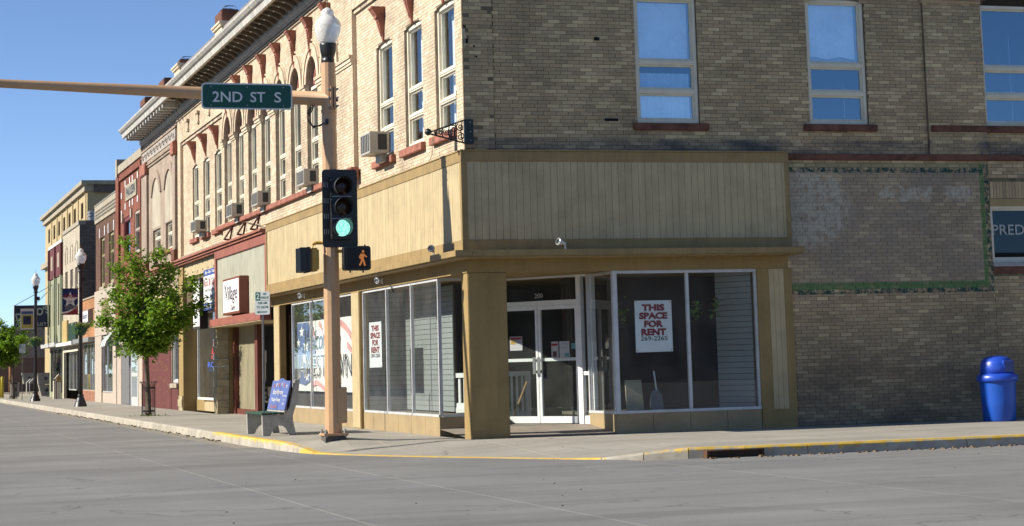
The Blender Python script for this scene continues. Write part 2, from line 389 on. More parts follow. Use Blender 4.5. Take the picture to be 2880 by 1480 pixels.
def window(parent, mp, a, b, z0, z1, dep, trans=(), fr=0.055, pane=None, mat=None, room=0.5, curtain=None, sill=None, sub=True, rise=0.0):
    """one framed window: frame part > panes, curtain, sill"""
    mat = mat or M_cream; pane = pane or M_pane2
    f = MB()
    ub(f, mp, a, a+fr, dep-0.03, dep+0.10, z0, z1); ub(f, mp, b-fr, b, dep-0.03, dep+0.10, z0, z1)
    ub(f, mp, a+fr, b-fr, dep-0.03, dep+0.10, z1-fr, z1); ub(f, mp, a+fr, b-fr, dep-0.03, dep+0.10, z0, z0+fr*1.3)
    for t in trans:
        ub(f, mp, a+fr, b-fr, dep-0.02, dep+0.09, t-0.045, t+0.045); ub(f, mp, a+fr+0.002, b-fr-0.002, dep-0.035, dep-0.02, t-0.012, t+0.018)
    W = f.build('window', mat, parent)
    zz = [z0+fr*1.3] + sorted(trans) + [z1-fr]; s = 0.035
    for i in range(len(zz)-1):
        lo = zz[i] + (0.045 if i else 0); hi = zz[i+1] - (0.045 if i < len(zz)-2 else 0)
        # sash rails round each pane, then the pane itself
        q = MB(); ub(q, mp, a+fr, a+fr+s, dep+0.02, dep+0.07, lo, hi); ub(q, mp, b-fr-s, b-fr, dep+0.02, dep+0.07, lo, hi)
        ub(q, mp, a+fr+s, b-fr-s, dep+0.02, dep+0.07, lo, lo+s); ub(q, mp, a+fr+s, b-fr-s, dep+0.02, dep+0.07, hi-s, hi)
        q.build('sash', mat, W)
        pb = MB(); pb.face([mp(a+fr+s-0.004, lo+s-0.004, dep+0.05), mp(b-fr-s+0.004, lo+s-0.004, dep+0.05), mp(b-fr-s+0.004, hi-s+0.004, dep+0.05), mp(a+fr+s-0.004, hi-s+0.004, dep+0.05)])
        pb.build('pane', pane[i] if isinstance(pane, (list, tuple)) else pane, W)
    if curtain:
        for (u0, u1, c0, c1, amp) in curtain:
            A = []; B = []; n = 28
            for i in range(n+1):
                u = u0+(u1-u0)*i/n; d = dep+0.12+amp*math.sin(i*1.7)+amp*0.5*math.sin(i*0.63)
                A.append(mp(u, c0 + (0.02*math.sin(i*0.4) if amp < 0.01 else 0), d)); B.append(mp(u, c1, d))
            MB().strip(A, B).build('curtain', M_curt, W, smooth=True)
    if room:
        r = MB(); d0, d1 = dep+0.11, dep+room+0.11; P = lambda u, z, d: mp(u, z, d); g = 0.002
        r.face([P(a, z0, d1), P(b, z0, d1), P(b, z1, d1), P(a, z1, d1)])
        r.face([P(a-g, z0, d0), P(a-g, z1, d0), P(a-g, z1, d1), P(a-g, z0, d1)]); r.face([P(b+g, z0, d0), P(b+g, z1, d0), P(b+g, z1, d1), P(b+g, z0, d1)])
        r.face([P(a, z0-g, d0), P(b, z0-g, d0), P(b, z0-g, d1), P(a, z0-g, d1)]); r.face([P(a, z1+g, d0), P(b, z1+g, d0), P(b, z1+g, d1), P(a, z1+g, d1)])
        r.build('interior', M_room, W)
    if sill:
        su0, su1, sz0, sz1, out, sm = sill
        q = MB(); ub(q, mp, su0, su1, -out, dep-0.02, sz0, sz1); q.build('sill', sm, W, bevel=0.012)
    return W

# ================================================================== the corner building
CB = thing('corner_building', (0, 0, 0), 'two-storey buff brick corner building with red keystones, arched windows and a tan boarded shopfront', 'building')
ALLB_R, ALLB_L = [], []
# ---- side wall (facing the camera), plane y = 0
r = mR(0.0); HT = 10.25
hR = [(3.37,4.63,5.69,8.06,0.05), (6.91,8.16,5.70,8.10,0.05), (10.71,11.95,5.70,8.10,0.30), (10.71,12.60,2.94,4.26,0.0), (14.2,15.4,5.70,8.10,0.05)]
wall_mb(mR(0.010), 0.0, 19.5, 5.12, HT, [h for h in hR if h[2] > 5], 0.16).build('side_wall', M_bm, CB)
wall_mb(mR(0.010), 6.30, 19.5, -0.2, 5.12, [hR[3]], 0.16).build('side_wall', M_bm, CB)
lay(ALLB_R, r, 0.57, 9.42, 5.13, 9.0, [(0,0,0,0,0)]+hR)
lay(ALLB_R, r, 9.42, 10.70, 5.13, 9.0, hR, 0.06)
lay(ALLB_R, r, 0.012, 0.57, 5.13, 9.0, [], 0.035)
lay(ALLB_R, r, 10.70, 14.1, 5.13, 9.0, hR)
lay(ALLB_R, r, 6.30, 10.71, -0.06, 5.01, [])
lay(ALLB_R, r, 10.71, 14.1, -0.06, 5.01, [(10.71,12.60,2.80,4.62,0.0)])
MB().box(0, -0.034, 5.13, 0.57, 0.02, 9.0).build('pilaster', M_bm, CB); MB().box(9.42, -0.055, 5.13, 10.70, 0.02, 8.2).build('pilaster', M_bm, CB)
b = MB(); [b.box(9.38, -0.085-0.02*i, 8.12+0.07*i, 10.70, 0.0, 8.18+0.07*i) for i in range(3)]; b.build('pilaster_cap', M_bs, CB)
# soldier course over the sign window
for i in range(27):
    u = 10.73+i*0.0705
    ALLB_R.append((r, u+0.004, u+0.066, 4.27, 4.60, rng.uniform(-0.002, 0.003), False))
bx('red_string_course', M_sand, CB, 6.30, -0.055, 5.01, 19.4, 0.01, 5.13, bevel=0.01)
# red arch over the third upper window
A = arcpts(10.71, 11.95, 8.10, 0.30, 14); uc, rad, dz = seg(10.71, 11.95, 0.30)
for i in range(14):
    (a0, b0), (a1, b1) = A[i], A[i+1]
    e = lambda u, z: (uc+(u-uc)*(1+0.32/rad), 8.10+dz+(z-8.10-dz)*(1+0.32/rad))
    q0, q1 = e(a0, b0), e(a1, b1); k = 0.006
    MB().prism([(a0+k, -0.02, b0), (a1-k, -0.02, b1), (q1[0]-k, -0.02, q1[1]), (q0[0]+k, -0.02, q0[1])], (0, 0.06, 0)).build('voussoir', M_sand, CB)
cur1 = [(3.43,4.57,5.76,7.96,0.010)]
window(CB, r, 3.38, 4.62, 5.69, 8.10, 0.07, (6.30,6.85), 0.06, [M_blueh,M_blue,M_blueh], None, 0.8, [(3.43,4.50,6.88,8.0,0.004),(3.43,4.5,5.75,6.66,0.016)], (3.28,4.79,5.555,5.69,0.07,M_sand))
window(CB, r, 6.92, 8.15, 5.70, 8.14, 0.07, (6.31,6.86), 0.06, [M_blue,M_blue,M_blueh], None, 0.8, [(6.98,8.02,7.02,8.08,0.003)], (6.76,8.31,5.565,5.70,0.07,M_sand))
window(CB, r, 10.72, 11.94, 5.70, 8.12, 0.07, (6.31,6.86), 0.06, [M_blue]*3, None, 0.8, None, (9.46,12.6,5.565,5.70,0.075,M_sand))
window(CB, r, 14.21, 15.39, 5.70, 8.10, 0.07, (6.31,6.86), 0.06, [M_blue]*3, None, 0.8)
PW = window(CB, r, 10.71, 12.60, 3.02, 4.12, 0.06, (), 0.05, glass('dark_coated_glass', (0.10,0.13,0.16), 0.0, (0.45,0.6,0.7)), M_cream, 0.6)
bx('head_board', pm('yellowed_board', (0.50,0.36,0.16), 0.6), PW, 10.71, -0.012, 4.12, 12.60, 0.08, 4.26)
bx('sill', pm('pale_sill', (0.40,0.41,0.40), 0.6), PW, 10.69, -0.05, 2.95, 12.62, 0.06, 3.02)
bx('apron', M_sand, CB, 10.70, -0.02, 2.80, 12.62, 0.008, 2.945)
M_lett = flat('pale_lettering', (0.55,0.56,0.54))
text(PW, 'PRED', (11.14, 0.095, 3.66), (1,0,0), (0,0,1), 0.20, M_lett, 0.72, bold=0.01)
# ---- street wall, plane x = 0 with recessed window panels at x = 0.1
LC = mL(0.0); LR = mL(0.10)
ARC = [11.0+2.014*k for k in range(8)]
hA = [(c-0.625, c+0.625, 5.65, 8.22, 0.625) for c in ARC]
hN = [(a, a+1.37, 5.66, 8.10, 0.05) for a in (0.82, 3.14, 5.50)]
hF = [(a, a+1.25, 5.66, 8.04, 0.05) for a in (26.85, 29.12, 31.38)]
wall_mb(mL(0.010), 8.69, 26.05, 4.9, 10.25, hA, 0.16).build('street_wall', M_lm, CB)
wall_mb(mL(0.110), 0.45, 8.69, 4.9, 9.15, hN, 0.12).build('street_wall', M_lm, CB)
wall_mb(mL(0.110), 26.05, 34.70, 4.9, 9.02, hF, 0.12).build('street_wall', M_lm, CB)
b = MB(); pass
for q_ in ((0.01,0.010,5.12,0.2,0.45,10.25),(0.01,0.45,9.24,0.2,8.69,10.25),(0.01,26.05,9.12,0.2,34.7,10.25),(0.01,34.7,4.9,0.2,35.4,10.25),(0.05,0.45,9.15,0.2,8.69,9.24),(0.05,26.05,9.02,0.2,34.7,9.12)): bx('street_wall', M_lm, CB, *q_)
b = MB(); [b.face([(0.0,y,5.0),(0.11,y,5.0),(0.11,y,9.2),(0.0,y,9.2)]) for y in (0.45,8.688,26.052,34.698)]; b.build('panel_return', M_bl, CB)
lay(ALLB_L, LC, 0.012, 0.45, 5.13, 10.0, [])
lay(ALLB_L, LC, 8.69, 26.05, 5.0, 10.0, hA)
lay(ALLB_L, LC, 34.70, 35.38, 4.9, 10.0, [])
lay(ALLB_L, LC, 0.45, 8.69, 9.24, 10.0, []); lay(ALLB_L, LC, 26.05, 34.70, 9.12, 10.0, [])
lay(ALLB_L, mL(0.05), 0.45, 8.69, 9.15, 9.24, [], 0, BL, 0.09); lay(ALLB_L, mL(0.05), 26.05, 34.7, 9.02, 9.12, [], 0, BL, 0.1)
lay(ALLB_L, LR, 0.45, 8.69, 5.0, 9.15, hN); lay(ALLB_L, LR, 26.05, 34.70, 4.95, 9.02, hF)
# the 300 largest-looking bricks are objects of their own, the rest one mesh
def proj(p):
    q = Vector(p) - Vector((-10.3, -35.02, 1.37)); z = q.dot(fw)
    return 1440+5705*q.dot(rt)/z, 259.5-5705*q.dot(up)/z, z
cand = []
for i, t in enumerate(ALLB_R):
    if not t[6]: continue
    x, y, z = proj(t[0]((t[1]+t[2])/2, (t[3]+t[4])/2, 0))
    if 20 < x < 2860 and 20 < y < 1200 and not (x < 1400 and 320 < y < 430): cand.append((z, i))
cand.sort(); one = {i for _, i in cand[:300]}
ub_ = None
for i in sorted(one):
    mp, a, c, z0, z1, pr, _ = ALLB_R[i]
    if ub_ is None:
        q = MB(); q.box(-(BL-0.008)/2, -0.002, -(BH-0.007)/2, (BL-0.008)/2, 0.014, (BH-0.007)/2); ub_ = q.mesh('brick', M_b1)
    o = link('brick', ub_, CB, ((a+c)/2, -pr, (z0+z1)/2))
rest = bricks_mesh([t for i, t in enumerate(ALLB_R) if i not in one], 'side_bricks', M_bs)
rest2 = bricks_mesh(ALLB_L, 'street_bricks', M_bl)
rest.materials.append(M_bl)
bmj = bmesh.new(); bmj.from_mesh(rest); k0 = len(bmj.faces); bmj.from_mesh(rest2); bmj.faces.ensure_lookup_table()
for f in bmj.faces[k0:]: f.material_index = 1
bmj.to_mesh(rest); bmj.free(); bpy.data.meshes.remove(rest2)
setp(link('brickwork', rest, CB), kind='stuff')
# ---- street windows
def street_window(a, w, z0, z1, x0, dep, tr=(6.30,6.84), sl=None):
    return window(CB, mL(x0), a, a+w, z0, z1, dep, tr, 0.075, M_pane2, M_cream, 0.7, None, sl)
for k, h in enumerate(hN):
    W = street_window(h[0], 1.37, 5.66, 8.13, 0.10, 0.09, sl=(h[0]-0.14, h[1]+0.24, 5.50, 5.655, 0.10, M_terra))
    bx('shade', M_curt, W, 0.42, h[0]+0.62, 5.8, 0.43, h[1]-0.1, 8.0)
for h in hF: street_window(h[0], 1.25, 5.66, 8.07, 0.10, 0.09, sl=(h[0]-0.16, h[1]+0.16, 5.50, 5.655, 0.10, M_terra))
M_tym = pm('carved_red_panel', (0.26,0.095,0.075), 0.9, 0.5, 14, 1.0, 22)
for k, h in enumerate(hA):
    a, c = h[0], h[1]
    street_window(a, 1.25, 5.65, 8.16, 0.0, 0.13)
    b = MB(); pts = arcpts(a, c, 8.16, 0.69, 16)
    b.face([(0.15, u, z) for u, z in pts]); b.build('tympanum', M_tym, CB)
    # moulded brick archivolt and hood: two raised rings stepping outwards
    uc = (a+c)/2
    for r0_, r1_, pr in ((0.63,0.80,0.028), (0.80,0.95,0.055), (1.00,1.05,0.03)):
        b = MB(); n = 20
        I = [(uc+r0_*math.cos(PI*i/n), 8.22+r0_*math.sin(PI*i/n)) for i in range(n+1)]; O = [(uc+r1_*math.cos(PI*i/n), 8.22+r1_*math.sin(PI*i/n)) for i in range(n+1)]
        if r1_ > 1.007:
            I = I[3:-3]; O = O[3:-3]
        b.strip([(-pr,u,z) for u, z in I], [(-pr,u,z) for u, z in O])
        b.strip([(0.02,u,z) for u, z in O], [(-pr,u,z) for u, z in O]); b.strip([(0.02,u,z) for u, z in I], [(-pr,u,z) for u, z in I])
        b.build('archivolt', M_bl, CB)
def keystone(y, z0, z1, pr, w0, w1):
    """carved bracket: narrow foot, swelling shaft, flared moulded cap"""
    t = CBk; b = MB()
    zc = z1-0.24
    b.face([(-0.03,y-w0,z0),(-0.03,y+w0,z0),(0.02,y+w0,z0),(0.02,y-w0,z0)])
    lv = [(z0,w0,0.03),(z0+0.12,w0*1.1,0.05),(zc-0.2,w0*1.5,pr*0.45),(zc,w1*0.72,pr*0.66)]
    for i in range(len(lv)-1):
        (za,wa,pa),(zb,wb,pb) = lv[i], lv[i+1]
        b.face([(-pa,y-wa,za),(-pa,y+wa,za),(-pb,y+wb,zb),(-pb,y-wb,zb)])
        b.face([(0.02,y-wa,za),(-pa,y-wa,za),(-pb,y-wb,zb),(0.02,y-wb,zb)]); b.face([(0.02,y+wa,za),(-pa,y+wa,za),(-pb,y+wb,zb),(0.02,y+wb,zb)])
    for i in range(9):                                    # carved beading down the shaft
        f = (i+0.5)/9; zz = z0+0.12+(zc-z0-0.16)*f; ww = w0*(1.15+0.5*f); pp = 0.05+(pr*0.6-0.05)*f
        b.box(-pp-0.02, y-ww*0.5, zz-0.025, -pp+0.02, y+ww*0.5, zz+0.02)
    b.box(-pr*0.80, y-w1*0.82, zc, 0.02, y+w1*0.82, zc+0.06); 
    b.prism([(-pr*0.80,y-w1*0.84,zc+0.06),(-pr*1.25,y-w1*1.05,zc+0.20),(0.02,y-w1*1.05,zc+0.20),(0.02,y-w1*0.84,zc+0.06)], (0,w1*1.9,0))
    b.box(-pr*1.3, y-w1*1.08, zc+0.20, 0.02, y+w1*1.08, z1); return b.build('keystone', M_terra, t)
CBk = CB
for h in hA: keystone((h[0]+h[1])/2, 8.84, 9.80, 0.19, 0.055, 0.155)
for h in hN+hF: keystone((h[0]+h[1])/2, 8.14, 8.86, 0.235, 0.055, 0.15).location.x = 0.10
# impost caps on the piers, raised pier strips
edges = [8.69] + [x for h in hA for x in (h[0], h[1])] + [26.05]
for i in range(0, len(edges), 2):
    a, c = edges[i], edges[i+1]; b = MB()
    for z0, z1, p in ((8.02,8.08,0.03),(8.08,8.16,0.055),(8.16,8.235,0.085)): b.box(-p, a-(0 if i == 0 else p*0.4), z0, 0.05, c+(p*0.4 if i < 16 else 0), z1)
    b.build('impost', M_bl, CB)
bx('red_sill_band', M_terra, CB, -0.10, 8.55, 5.52, 0.06, 26.95, 5.655, bevel=0.012)
bx('red_sill_end', M_terra, CB, -0.13, 8.50, 5.45, 0.06, 9.0, 5.70, bevel=0.02)
for z in (9.92, 10.0): bx('string_course', M_bl, CB, -0.045, 0.0, z, 0.02, 35.4, z+0.035)
# small brick corbels between the far windows and the cornice
for y in (28.4, 30.6, 32.8):
    b = MB(); b.box(-0.07, y-0.16, 9.30, 0.02, y+0.16, 9.38); b.box(-0.05, y-0.1, 9.38, 0.02, y+0.02, 9.62); b.box(-0.1, y-0.22, 9.62, 0.02, y+0.22, 9.70); b.build('corbel', M_bl, CB)
# ---- cornice: dentil rows, bracketed soffit, white fascia and gutter
M_corn = pm('cornice_paint', (0.66,0.63,0.56), 0.55, 0.12, 3, 0.1, streak=0.2)
def cornice(par, y0, y1, shop=True, pitch=0.13):
    prof = [(0.05,10.08),(-0.06,10.08),(-0.06,10.14),(-0.10,10.16),(-0.10,10.36),(-0.16,10.40),(-0.16,10.47),(-0.66,10.47),(-0.68,10.40),(-0.76,10.40),(-0.78,10.56),(-0.84,10.60),(-0.90,10.68),(-0.90,10.74),(0.3,10.95),(0.3,10.08)]
    b = MB(); b.prism([(x, y0, z) for x, z in prof], (0, y1-y0, 0)); c = b.build('cornice', M_corn, par)
    n = int((y1-y0)/pitch); d = MB()
    for i in range(n):
        y = y0+0.04+i*pitch; d.box(-0.135, y, 10.18, -0.099, y+pitch*0.55, 10.335)
    for i in range(n*2):
        y = y0+0.03+i*pitch/2; d.box(-0.082, y, 10.095, -0.059, y+pitch*0.26, 10.135)
    setp(d.build('dentil_row', M_corn, c), kind='stuff'); return c
CO = cornice(CB, -0.6, 33.4)
M_soff = pm('soffit_brown', (0.17,0.135,0.095), 0.8, 0.3, 4, 0.2)
bx('soffit', M_soff, CO, -0.655, -0.55, 10.455, -0.17, 33.4, 10.468)
q = MB(); q.prism([(-0.17,0,10.45),(-0.17,0,10.27),(-0.24,0,10.25),(-0.33,0,10.31),(-0.46,0,10.36),(-0.56,0,10.37),(-0.60,0,10.42),(-0.60,0,10.45)], (0,0.17,0))
bm_ = q.mesh('bracket', M_soff); q2 = MB(); q2.lathe([(0.0,10.33),(0.022,10.345),(0.03,10.37)], -0.47, 0.085, 8); bd_ = q2.mesh('bulb', M_white)
for i in range(52):
    link('bracket', bm_, CO, (0, -0.3+i*0.648, 0)); link('bulb', bd_, CO, (0, -0.3+i*0.648, 0))
# ---- parapet behind the cornice with red piers
b = MB(); b.box(0.05, 0.0, 10.9, 0.35, 35.4, 11.62); b.box(0.36, 0.012, 10.0, 19.5, 0.30, 10.26); b.build('parapet', M_bl, CB)
M_tile = pm('parapet_tile', (0.30,0.27,0.24), 0.8, 0.25, 3)
bx('parapet_coping', M_tile, CB, 0.0, 0.0, 11.62, 0.42, 35.4, 11.70)
bx('roof', M_tile, CB, 0.36, 0.31, 9.8, 19.4, 35.3, 9.9)
for y, h in ((25.75,12.25),(34.5,12.0),(4.0,12.25),(15.0,12.25)):
    b = MB(); b.box(-0.04, y, 11.0, 0.5, y+1.3, 11.72); b.build('parapet_pier', M_bl, CB)
    b = MB(); b.box(-0.10, y-0.10, 11.72, 0.56, y+1.4, 11.80); b.box(-0.14, y-0.14, 11.80, 0.6, y+1.44, 11.86); b.build('pier_cap', M_bl, CB)
    bx('pier_block', M_sand, CB, -0.04, y, 11.86, 0.5, y+1.3, h, bevel=0.03)
    b = MB()
    for k in range(14):                                   # bird wire coiled on top
        t = k*0.9; b.tube([(0.23+0.2*math.cos(t+i*0.8), y+0.05+k*0.09, h+0.06+0.06*math.sin(t+i*0.8)) for i in range(5)], 0.006, 4)
    b.build('bird_wire', M_black, CB)

b = MB()
for i in range(14): z = 7.02+i*0.026; k = 0.05*math.sin(PI*(i+0.5)/14)+random.uniform(0,0.025); b.box(-0.012, -0.05, z, 0.02+k, 0.03+k*0.8, z+0.026)
b.build('chipped_corner', pm('old_mortar_patch', (0.62,0.52,0.34), 0.95, 0.3, 12, 0.8), CB); bx('anchor_hole', M_dark, CB, 0.055, -0.053, 7.12, 0.10, -0.045, 7.20)
# ------------------------------------------------------------------ tan boarded shopfront round the corner
M_board = pm('cream_boards', (0.66,0.525,0.30), 0.65, 0.08, 2.5, 0.08, streak=0.14)
M_trim = pm('tan_trim', (0.42,0.29,0.118), 0.65, 0.10, 2.5, 0.08, streak=0.14)
M_tan = pm('tan_stucco', (0.42,0.29,0.115), 0.8, 0.09, 1.6, 0.3, 30, streak=0.10)
M_kick = pm('tan_kick_tile', (0.44,0.33,0.18), 0.6, 0.10, 2, 0.05)
M_slot = flat('groove_shadow_gap', (0.10,0.08,0.05), 0.9)
M_grout = flat('pale_joint', (0.55,0.52,0.46), 0.9)
PX, PY = -0.14, -0.25
SP = MB().box(PX+0.02, PY+0.02, 3.35, 0.0, 18.40, 5.10).box(0.0, PY+0.02, 3.35, 6.28, 0.0, 5.10).build('sign_panel', M_slot, CB)
pt = 0.1315
bL = MB().box(PX, -pt/2+0.003, 3.53, PX+0.019, pt/2-0.003, 4.93).mesh('board', M_board)
bR = MB().box(-pt/2+0.003, PY, 3.53, pt/2-0.003, PY+0.019, 4.93).mesh('board', M_board)
n = int((18.36-PY-0.08)/pt)
for i in range(n):
    o = link('board', bL, SP, (random.uniform(-0.001,0.002), PY+0.11+pt*(i+0.5), 0))
for i in range(int((6.20-PX)/pt)): link('board', bR, SP, (PX+0.10+pt*(i+0.5), random.uniform(-0.002,0.001), 0))
for z0, z1, e in ((4.93,5.12,0.014), (3.34,3.53,0.014)):
    bx('trim', M_trim, SP, PX-e, PY-e, z0, PX+0.03, 18.42, z1, bevel=0.004); bx('trim', M_trim, SP, PX+0.031, PY-e, z0, 6.29, PY+0.03, z1, bevel=0.004)
bx('trim', M_trim, SP, PX-0.012, PY-0.013, 3.53, PX+0.03, PY+0.10, 4.93); bx('trim', M_trim, SP, 6.205, PY-0.013, 3.53, 6.288, PY+0.02, 4.93)
bx('trim', M_trim, SP, PX+0.03, PY-0.012, 3.53, PX+0.10, PY+0.03, 4.93)
bx('trim', M_trim, SP, PX-0.012, 18.32, 3.53, PX+0.02, 18.42, 4.93)
bx('flashing', M_trim, SP, PX-0.03, PY-0.035, 5.122, 0.009, 18.43, 5.145); bx('flashing', M_trim, SP, 0.01, PY-0.035, 5.122, 6.30, -0.03, 5.145)
LX, LY = -0.40, -0.64
bx('ledge', M_trim, CB, LX, LY, 3.215, PX+0.05, 18.5, 3.325, bevel=0.006); bx('ledge', M_trim, CB, PX+0.051, LY, 3.215, 6.36, PY+0.06, 3.325, bevel=0.006)
bx('soffit', M_trim, CB, LX+0.05, LY+0.05, 3.19, 0.02, 18.5, 3.213); bx('soffit', M_trim, CB, 0.021, LY+0.05, 3.19, 6.33, 0.02, 3.213)
bx('beam', M_tan, CB, -0.02, -0.02, 2.955, 0.10, 18.5, 3.189); bx('beam', M_tan, CB, 0.101, -0.02, 2.955, 6.30, 0.10, 3.189)
bx('ceiling', M_tan, CB, 0.101, 0.101, 2.97, 7.5, 12.0, 3.0)
MB().box(0.0, 0.0, -0.06, 0.73, 0.42, 2.953).build('pillar', M_tan, CB, bevel=0.012)
# ---- right shop window
def pane4(name, pts, mat, par): return MB().face(pts).build(name, mat, par)
SW = MB()
SW.box(2.76,-0.005,0.36,2.85,0.09,2.955).box(4.215,0.01,0.40,4.275,0.08,2.90).box(5.60,0.01,0.40,5.65,0.08,2.90).box(2.851,0.0,2.90,5.65,0.09,2.954).box(2.70,-0.012,0.355,5.65,0.10,0.405)
SW = SW.build('shop_window', M_alu, CB, bevel=0.006)
for a, c in ((2.85,4.215),(4.275,5.60)): pane4('pane', [(a,0.045,0.40),(c,0.045,0.40),(c,0.045,2.90),(a,0.045,2.90)], M_pane, SW)
bx('kick_backing', M_grout, CB, 2.775, 0.02, -0.06, 5.64, 0.12, 0.354)
for a, c in ((2.77,3.47),(3.48,4.205),(4.215,4.945),(4.955,5.64)): bx('kick_panel', M_kick, CB, a, -0.004, -0.05, c, 0.03, 0.352)
bx('kick_panel', M_kick, CB, 2.771, 0.031, -0.05, 2.80, 1.47, 0.352)
RW = MB().box(2.765,0.09,0.355,2.81,1.50,0.40).box(2.775,0.09,2.90,2.81,1.50,2.954).box(2.775,1.44,0.40,2.83,1.50,2.90).build('shop_window', M_alu, CB)
pane4('pane', [(2.79,0.09,0.40),(2.79,1.44,0.40),(2.79,1.44,2.90),(2.79,0.09,2.90)], M_pane, RW)
# siding pier at the right end
PR = MB().box(5.65,-0.03,-0.06,5.88,0.10,2.953).box(6.20,-0.03,-0.06,6.36,0.10,2.953).box(5.881,-0.03,-0.06,6.199,0.10,0.34).box(5.881,-0.02,0.34,6.199,0.08,2.953).build('siding_pier', M_tan, CB)
for i in range(3): bx('board', M_board, PR, 5.886+i*0.1045, -0.032, 0.345, 5.886+i*0.1045+0.099, -0.021, 2.95)
# ---- display space behind: floor, back wall, slat wall
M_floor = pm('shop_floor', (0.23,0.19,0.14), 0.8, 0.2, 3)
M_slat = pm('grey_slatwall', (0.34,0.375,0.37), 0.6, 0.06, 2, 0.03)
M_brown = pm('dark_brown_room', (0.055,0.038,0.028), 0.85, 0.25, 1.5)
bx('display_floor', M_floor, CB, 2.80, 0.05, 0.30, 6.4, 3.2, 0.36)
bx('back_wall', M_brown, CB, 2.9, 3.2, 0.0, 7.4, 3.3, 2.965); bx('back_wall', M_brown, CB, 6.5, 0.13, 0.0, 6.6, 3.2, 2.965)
SL = MB().prism([(5.62,0.14,0.36),(5.60,0.16,0.36),(5.22,0.96,0.36),(5.24,0.97,0.36)], (0,0,2.6)).build('slat_wall', M_slot, CB)
dx_, dy_ = 5.22-5.60, 0.96-0.16; ln = math.hypot(dx_, dy_); nx, ny = -dy_/ln, dx_/ln
for i in range(24):
    z = 0.37+i*0.108
    MB().prism([(5.60+nx*0.004,0.16+ny*0.004,z),(5.22+nx*0.004,0.96+ny*0.004,z),(5.22+nx*0.016,0.96+ny*0.016,z),(5.60+nx*0.016,0.16+ny*0.016,z)], (0,0,0.098)).build('slat', M_slat, SL)
# ---- left shop windows (street side)
def lshop(ys, z0, z1, xw=0.03):
    a, c = min(ys), max(ys); b = MB()
    for y in ys: b.box(xw-0.025, y-0.022, z0, xw+0.04, y+0.022, z1)
    e = sorted(ys)
    for i in range(len(e)-1):
        b.box(xw-0.035, e[i]+0.031, z0-0.045, xw+0.05, e[i+1]-0.031, z0); b.box(xw-0.02, e[i]+0.031, z1-0.05, xw+0.04, e[i+1]-0.031, z1)
    s = b.build('shop_window', M_alu, CB)
    for i in range(len(e)-1): pane4('pane', [(xw,e[i]+0.03,z0),(xw,e[i+1]-0.03,z0),(xw,e[i+1]-0.03,z1-0.05),(xw,e[i]+0.03,z1-0.05)], M_pane, s)
    return s
lshop([2.08,4.08,6.09,8.14], 0.40, 2.953)
for i in range(6):
    a = 2.07+i*1.045; bx('kick_panel', M_kick, CB, 0.0, a+0.006, -0.05, 0.06, a+1.039, 0.352)
bx('kick_panel', M_kick, CB, 0.061, 2.071, -0.05, 0.9, 2.11, 0.352)
LW = MB().box(0.06,2.055,0.355,0.9,2.10,0.40).box(0.06,2.06,2.90,0.9,2.10,2.953).box(0.85,2.06,0.40,0.9,2.10,2.90).build('shop_window', M_alu, CB)
pane4('pane', [(0.07,2.08,0.40),(0.85,2.08,0.40),(0.85,2.08,2.90),(0.07,2.08,2.90)], M_pane, LW)
LP = MB().box(-0.06,8.17,-0.06,0.10,8.92,2.953).build('siding_pier', M_tan, CB)
for i in range(6): bx('board', M_board, LP, -0.075, 8.20+i*0.117, 0.02, -0.061, 8.20+i*0.117+0.112, 2.93)
lshop([9.02,11.3,13.65,15.86], 0.40, 2.953)
bx('kick_panel', M_kick, CB, 0.0, 8.93, -0.05, 0.06, 12.4, 0.352); bx('kick_panel', M_kick, CB, 0.0, 12.41, -0.05, 0.06, 15.9, 0.352)
LP2 = MB().box(-0.06,17.1,-0.06,0.10,17.85,2.953).build('siding_pier', M_tan, CB)
for i in range(6): bx('board', M_board, LP2, -0.075, 17.13+i*0.117, 0.02, -0.061, 17.13+i*0.117+0.112, 2.93)
M_wood = pm('brown_panelling', (0.20,0.135,0.075), 0.7, 0.2, 3, 0.2, streak=0.2)
bx('entry_wall', M_wood, CB, 0.35, 15.9, -0.05, 0.45, 18.5, 2.953); bx('entry_wall', M_wood, CB, 0.11, 17.86, -0.05, 0.34, 18.4, 2.953)
for z in (1.10, 1.62): bx('mailbox', M_black, CB, 0.22, 15.93, z, 0.348, 16.55, z+0.26, bevel=0.02)
# slat wall and display behind the corner window
SL2 = MB().box(0.95,4.3,0.38,0.99,8.3,2.95).build('slat_wall', M_slot, CB)
for i in range(24): bx('slat', M_slat, SL2, 0.925, 4.3, 0.39+i*0.105, 0.949, 8.3, 0.39+i*0.105+0.096)
SL3 = MB().box(0.07,8.24,0.37,0.95,8.28,2.95).build('slat_wall', M_slot, CB)
for i in range(24): bx('slat', M_slat, SL3, 0.07, 8.215, 0.39+i*0.105, 0.95, 8.239, 0.39+i*0.105+0.096)
bx('display_floor', M_floor, CB, 0.07, 2.11, 0.30, 0.95, 8.2, 0.36)
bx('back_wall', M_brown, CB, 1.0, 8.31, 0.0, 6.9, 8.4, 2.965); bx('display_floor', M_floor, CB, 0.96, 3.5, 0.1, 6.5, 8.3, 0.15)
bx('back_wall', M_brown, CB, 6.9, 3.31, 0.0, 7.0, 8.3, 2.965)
bx('back_wall', M_brown, CB, 1.1, 8.5, 0.0, 1.2, 15.9, 2.95); bx('display_floor', M_floor, CB, 0.07, 8.41, 0.30, 1.1, 15.9, 0.36); bx('back_wall', M_brown, CB, 0.07, 15.88, 0.36, 1.1, 15.95, 2.95)
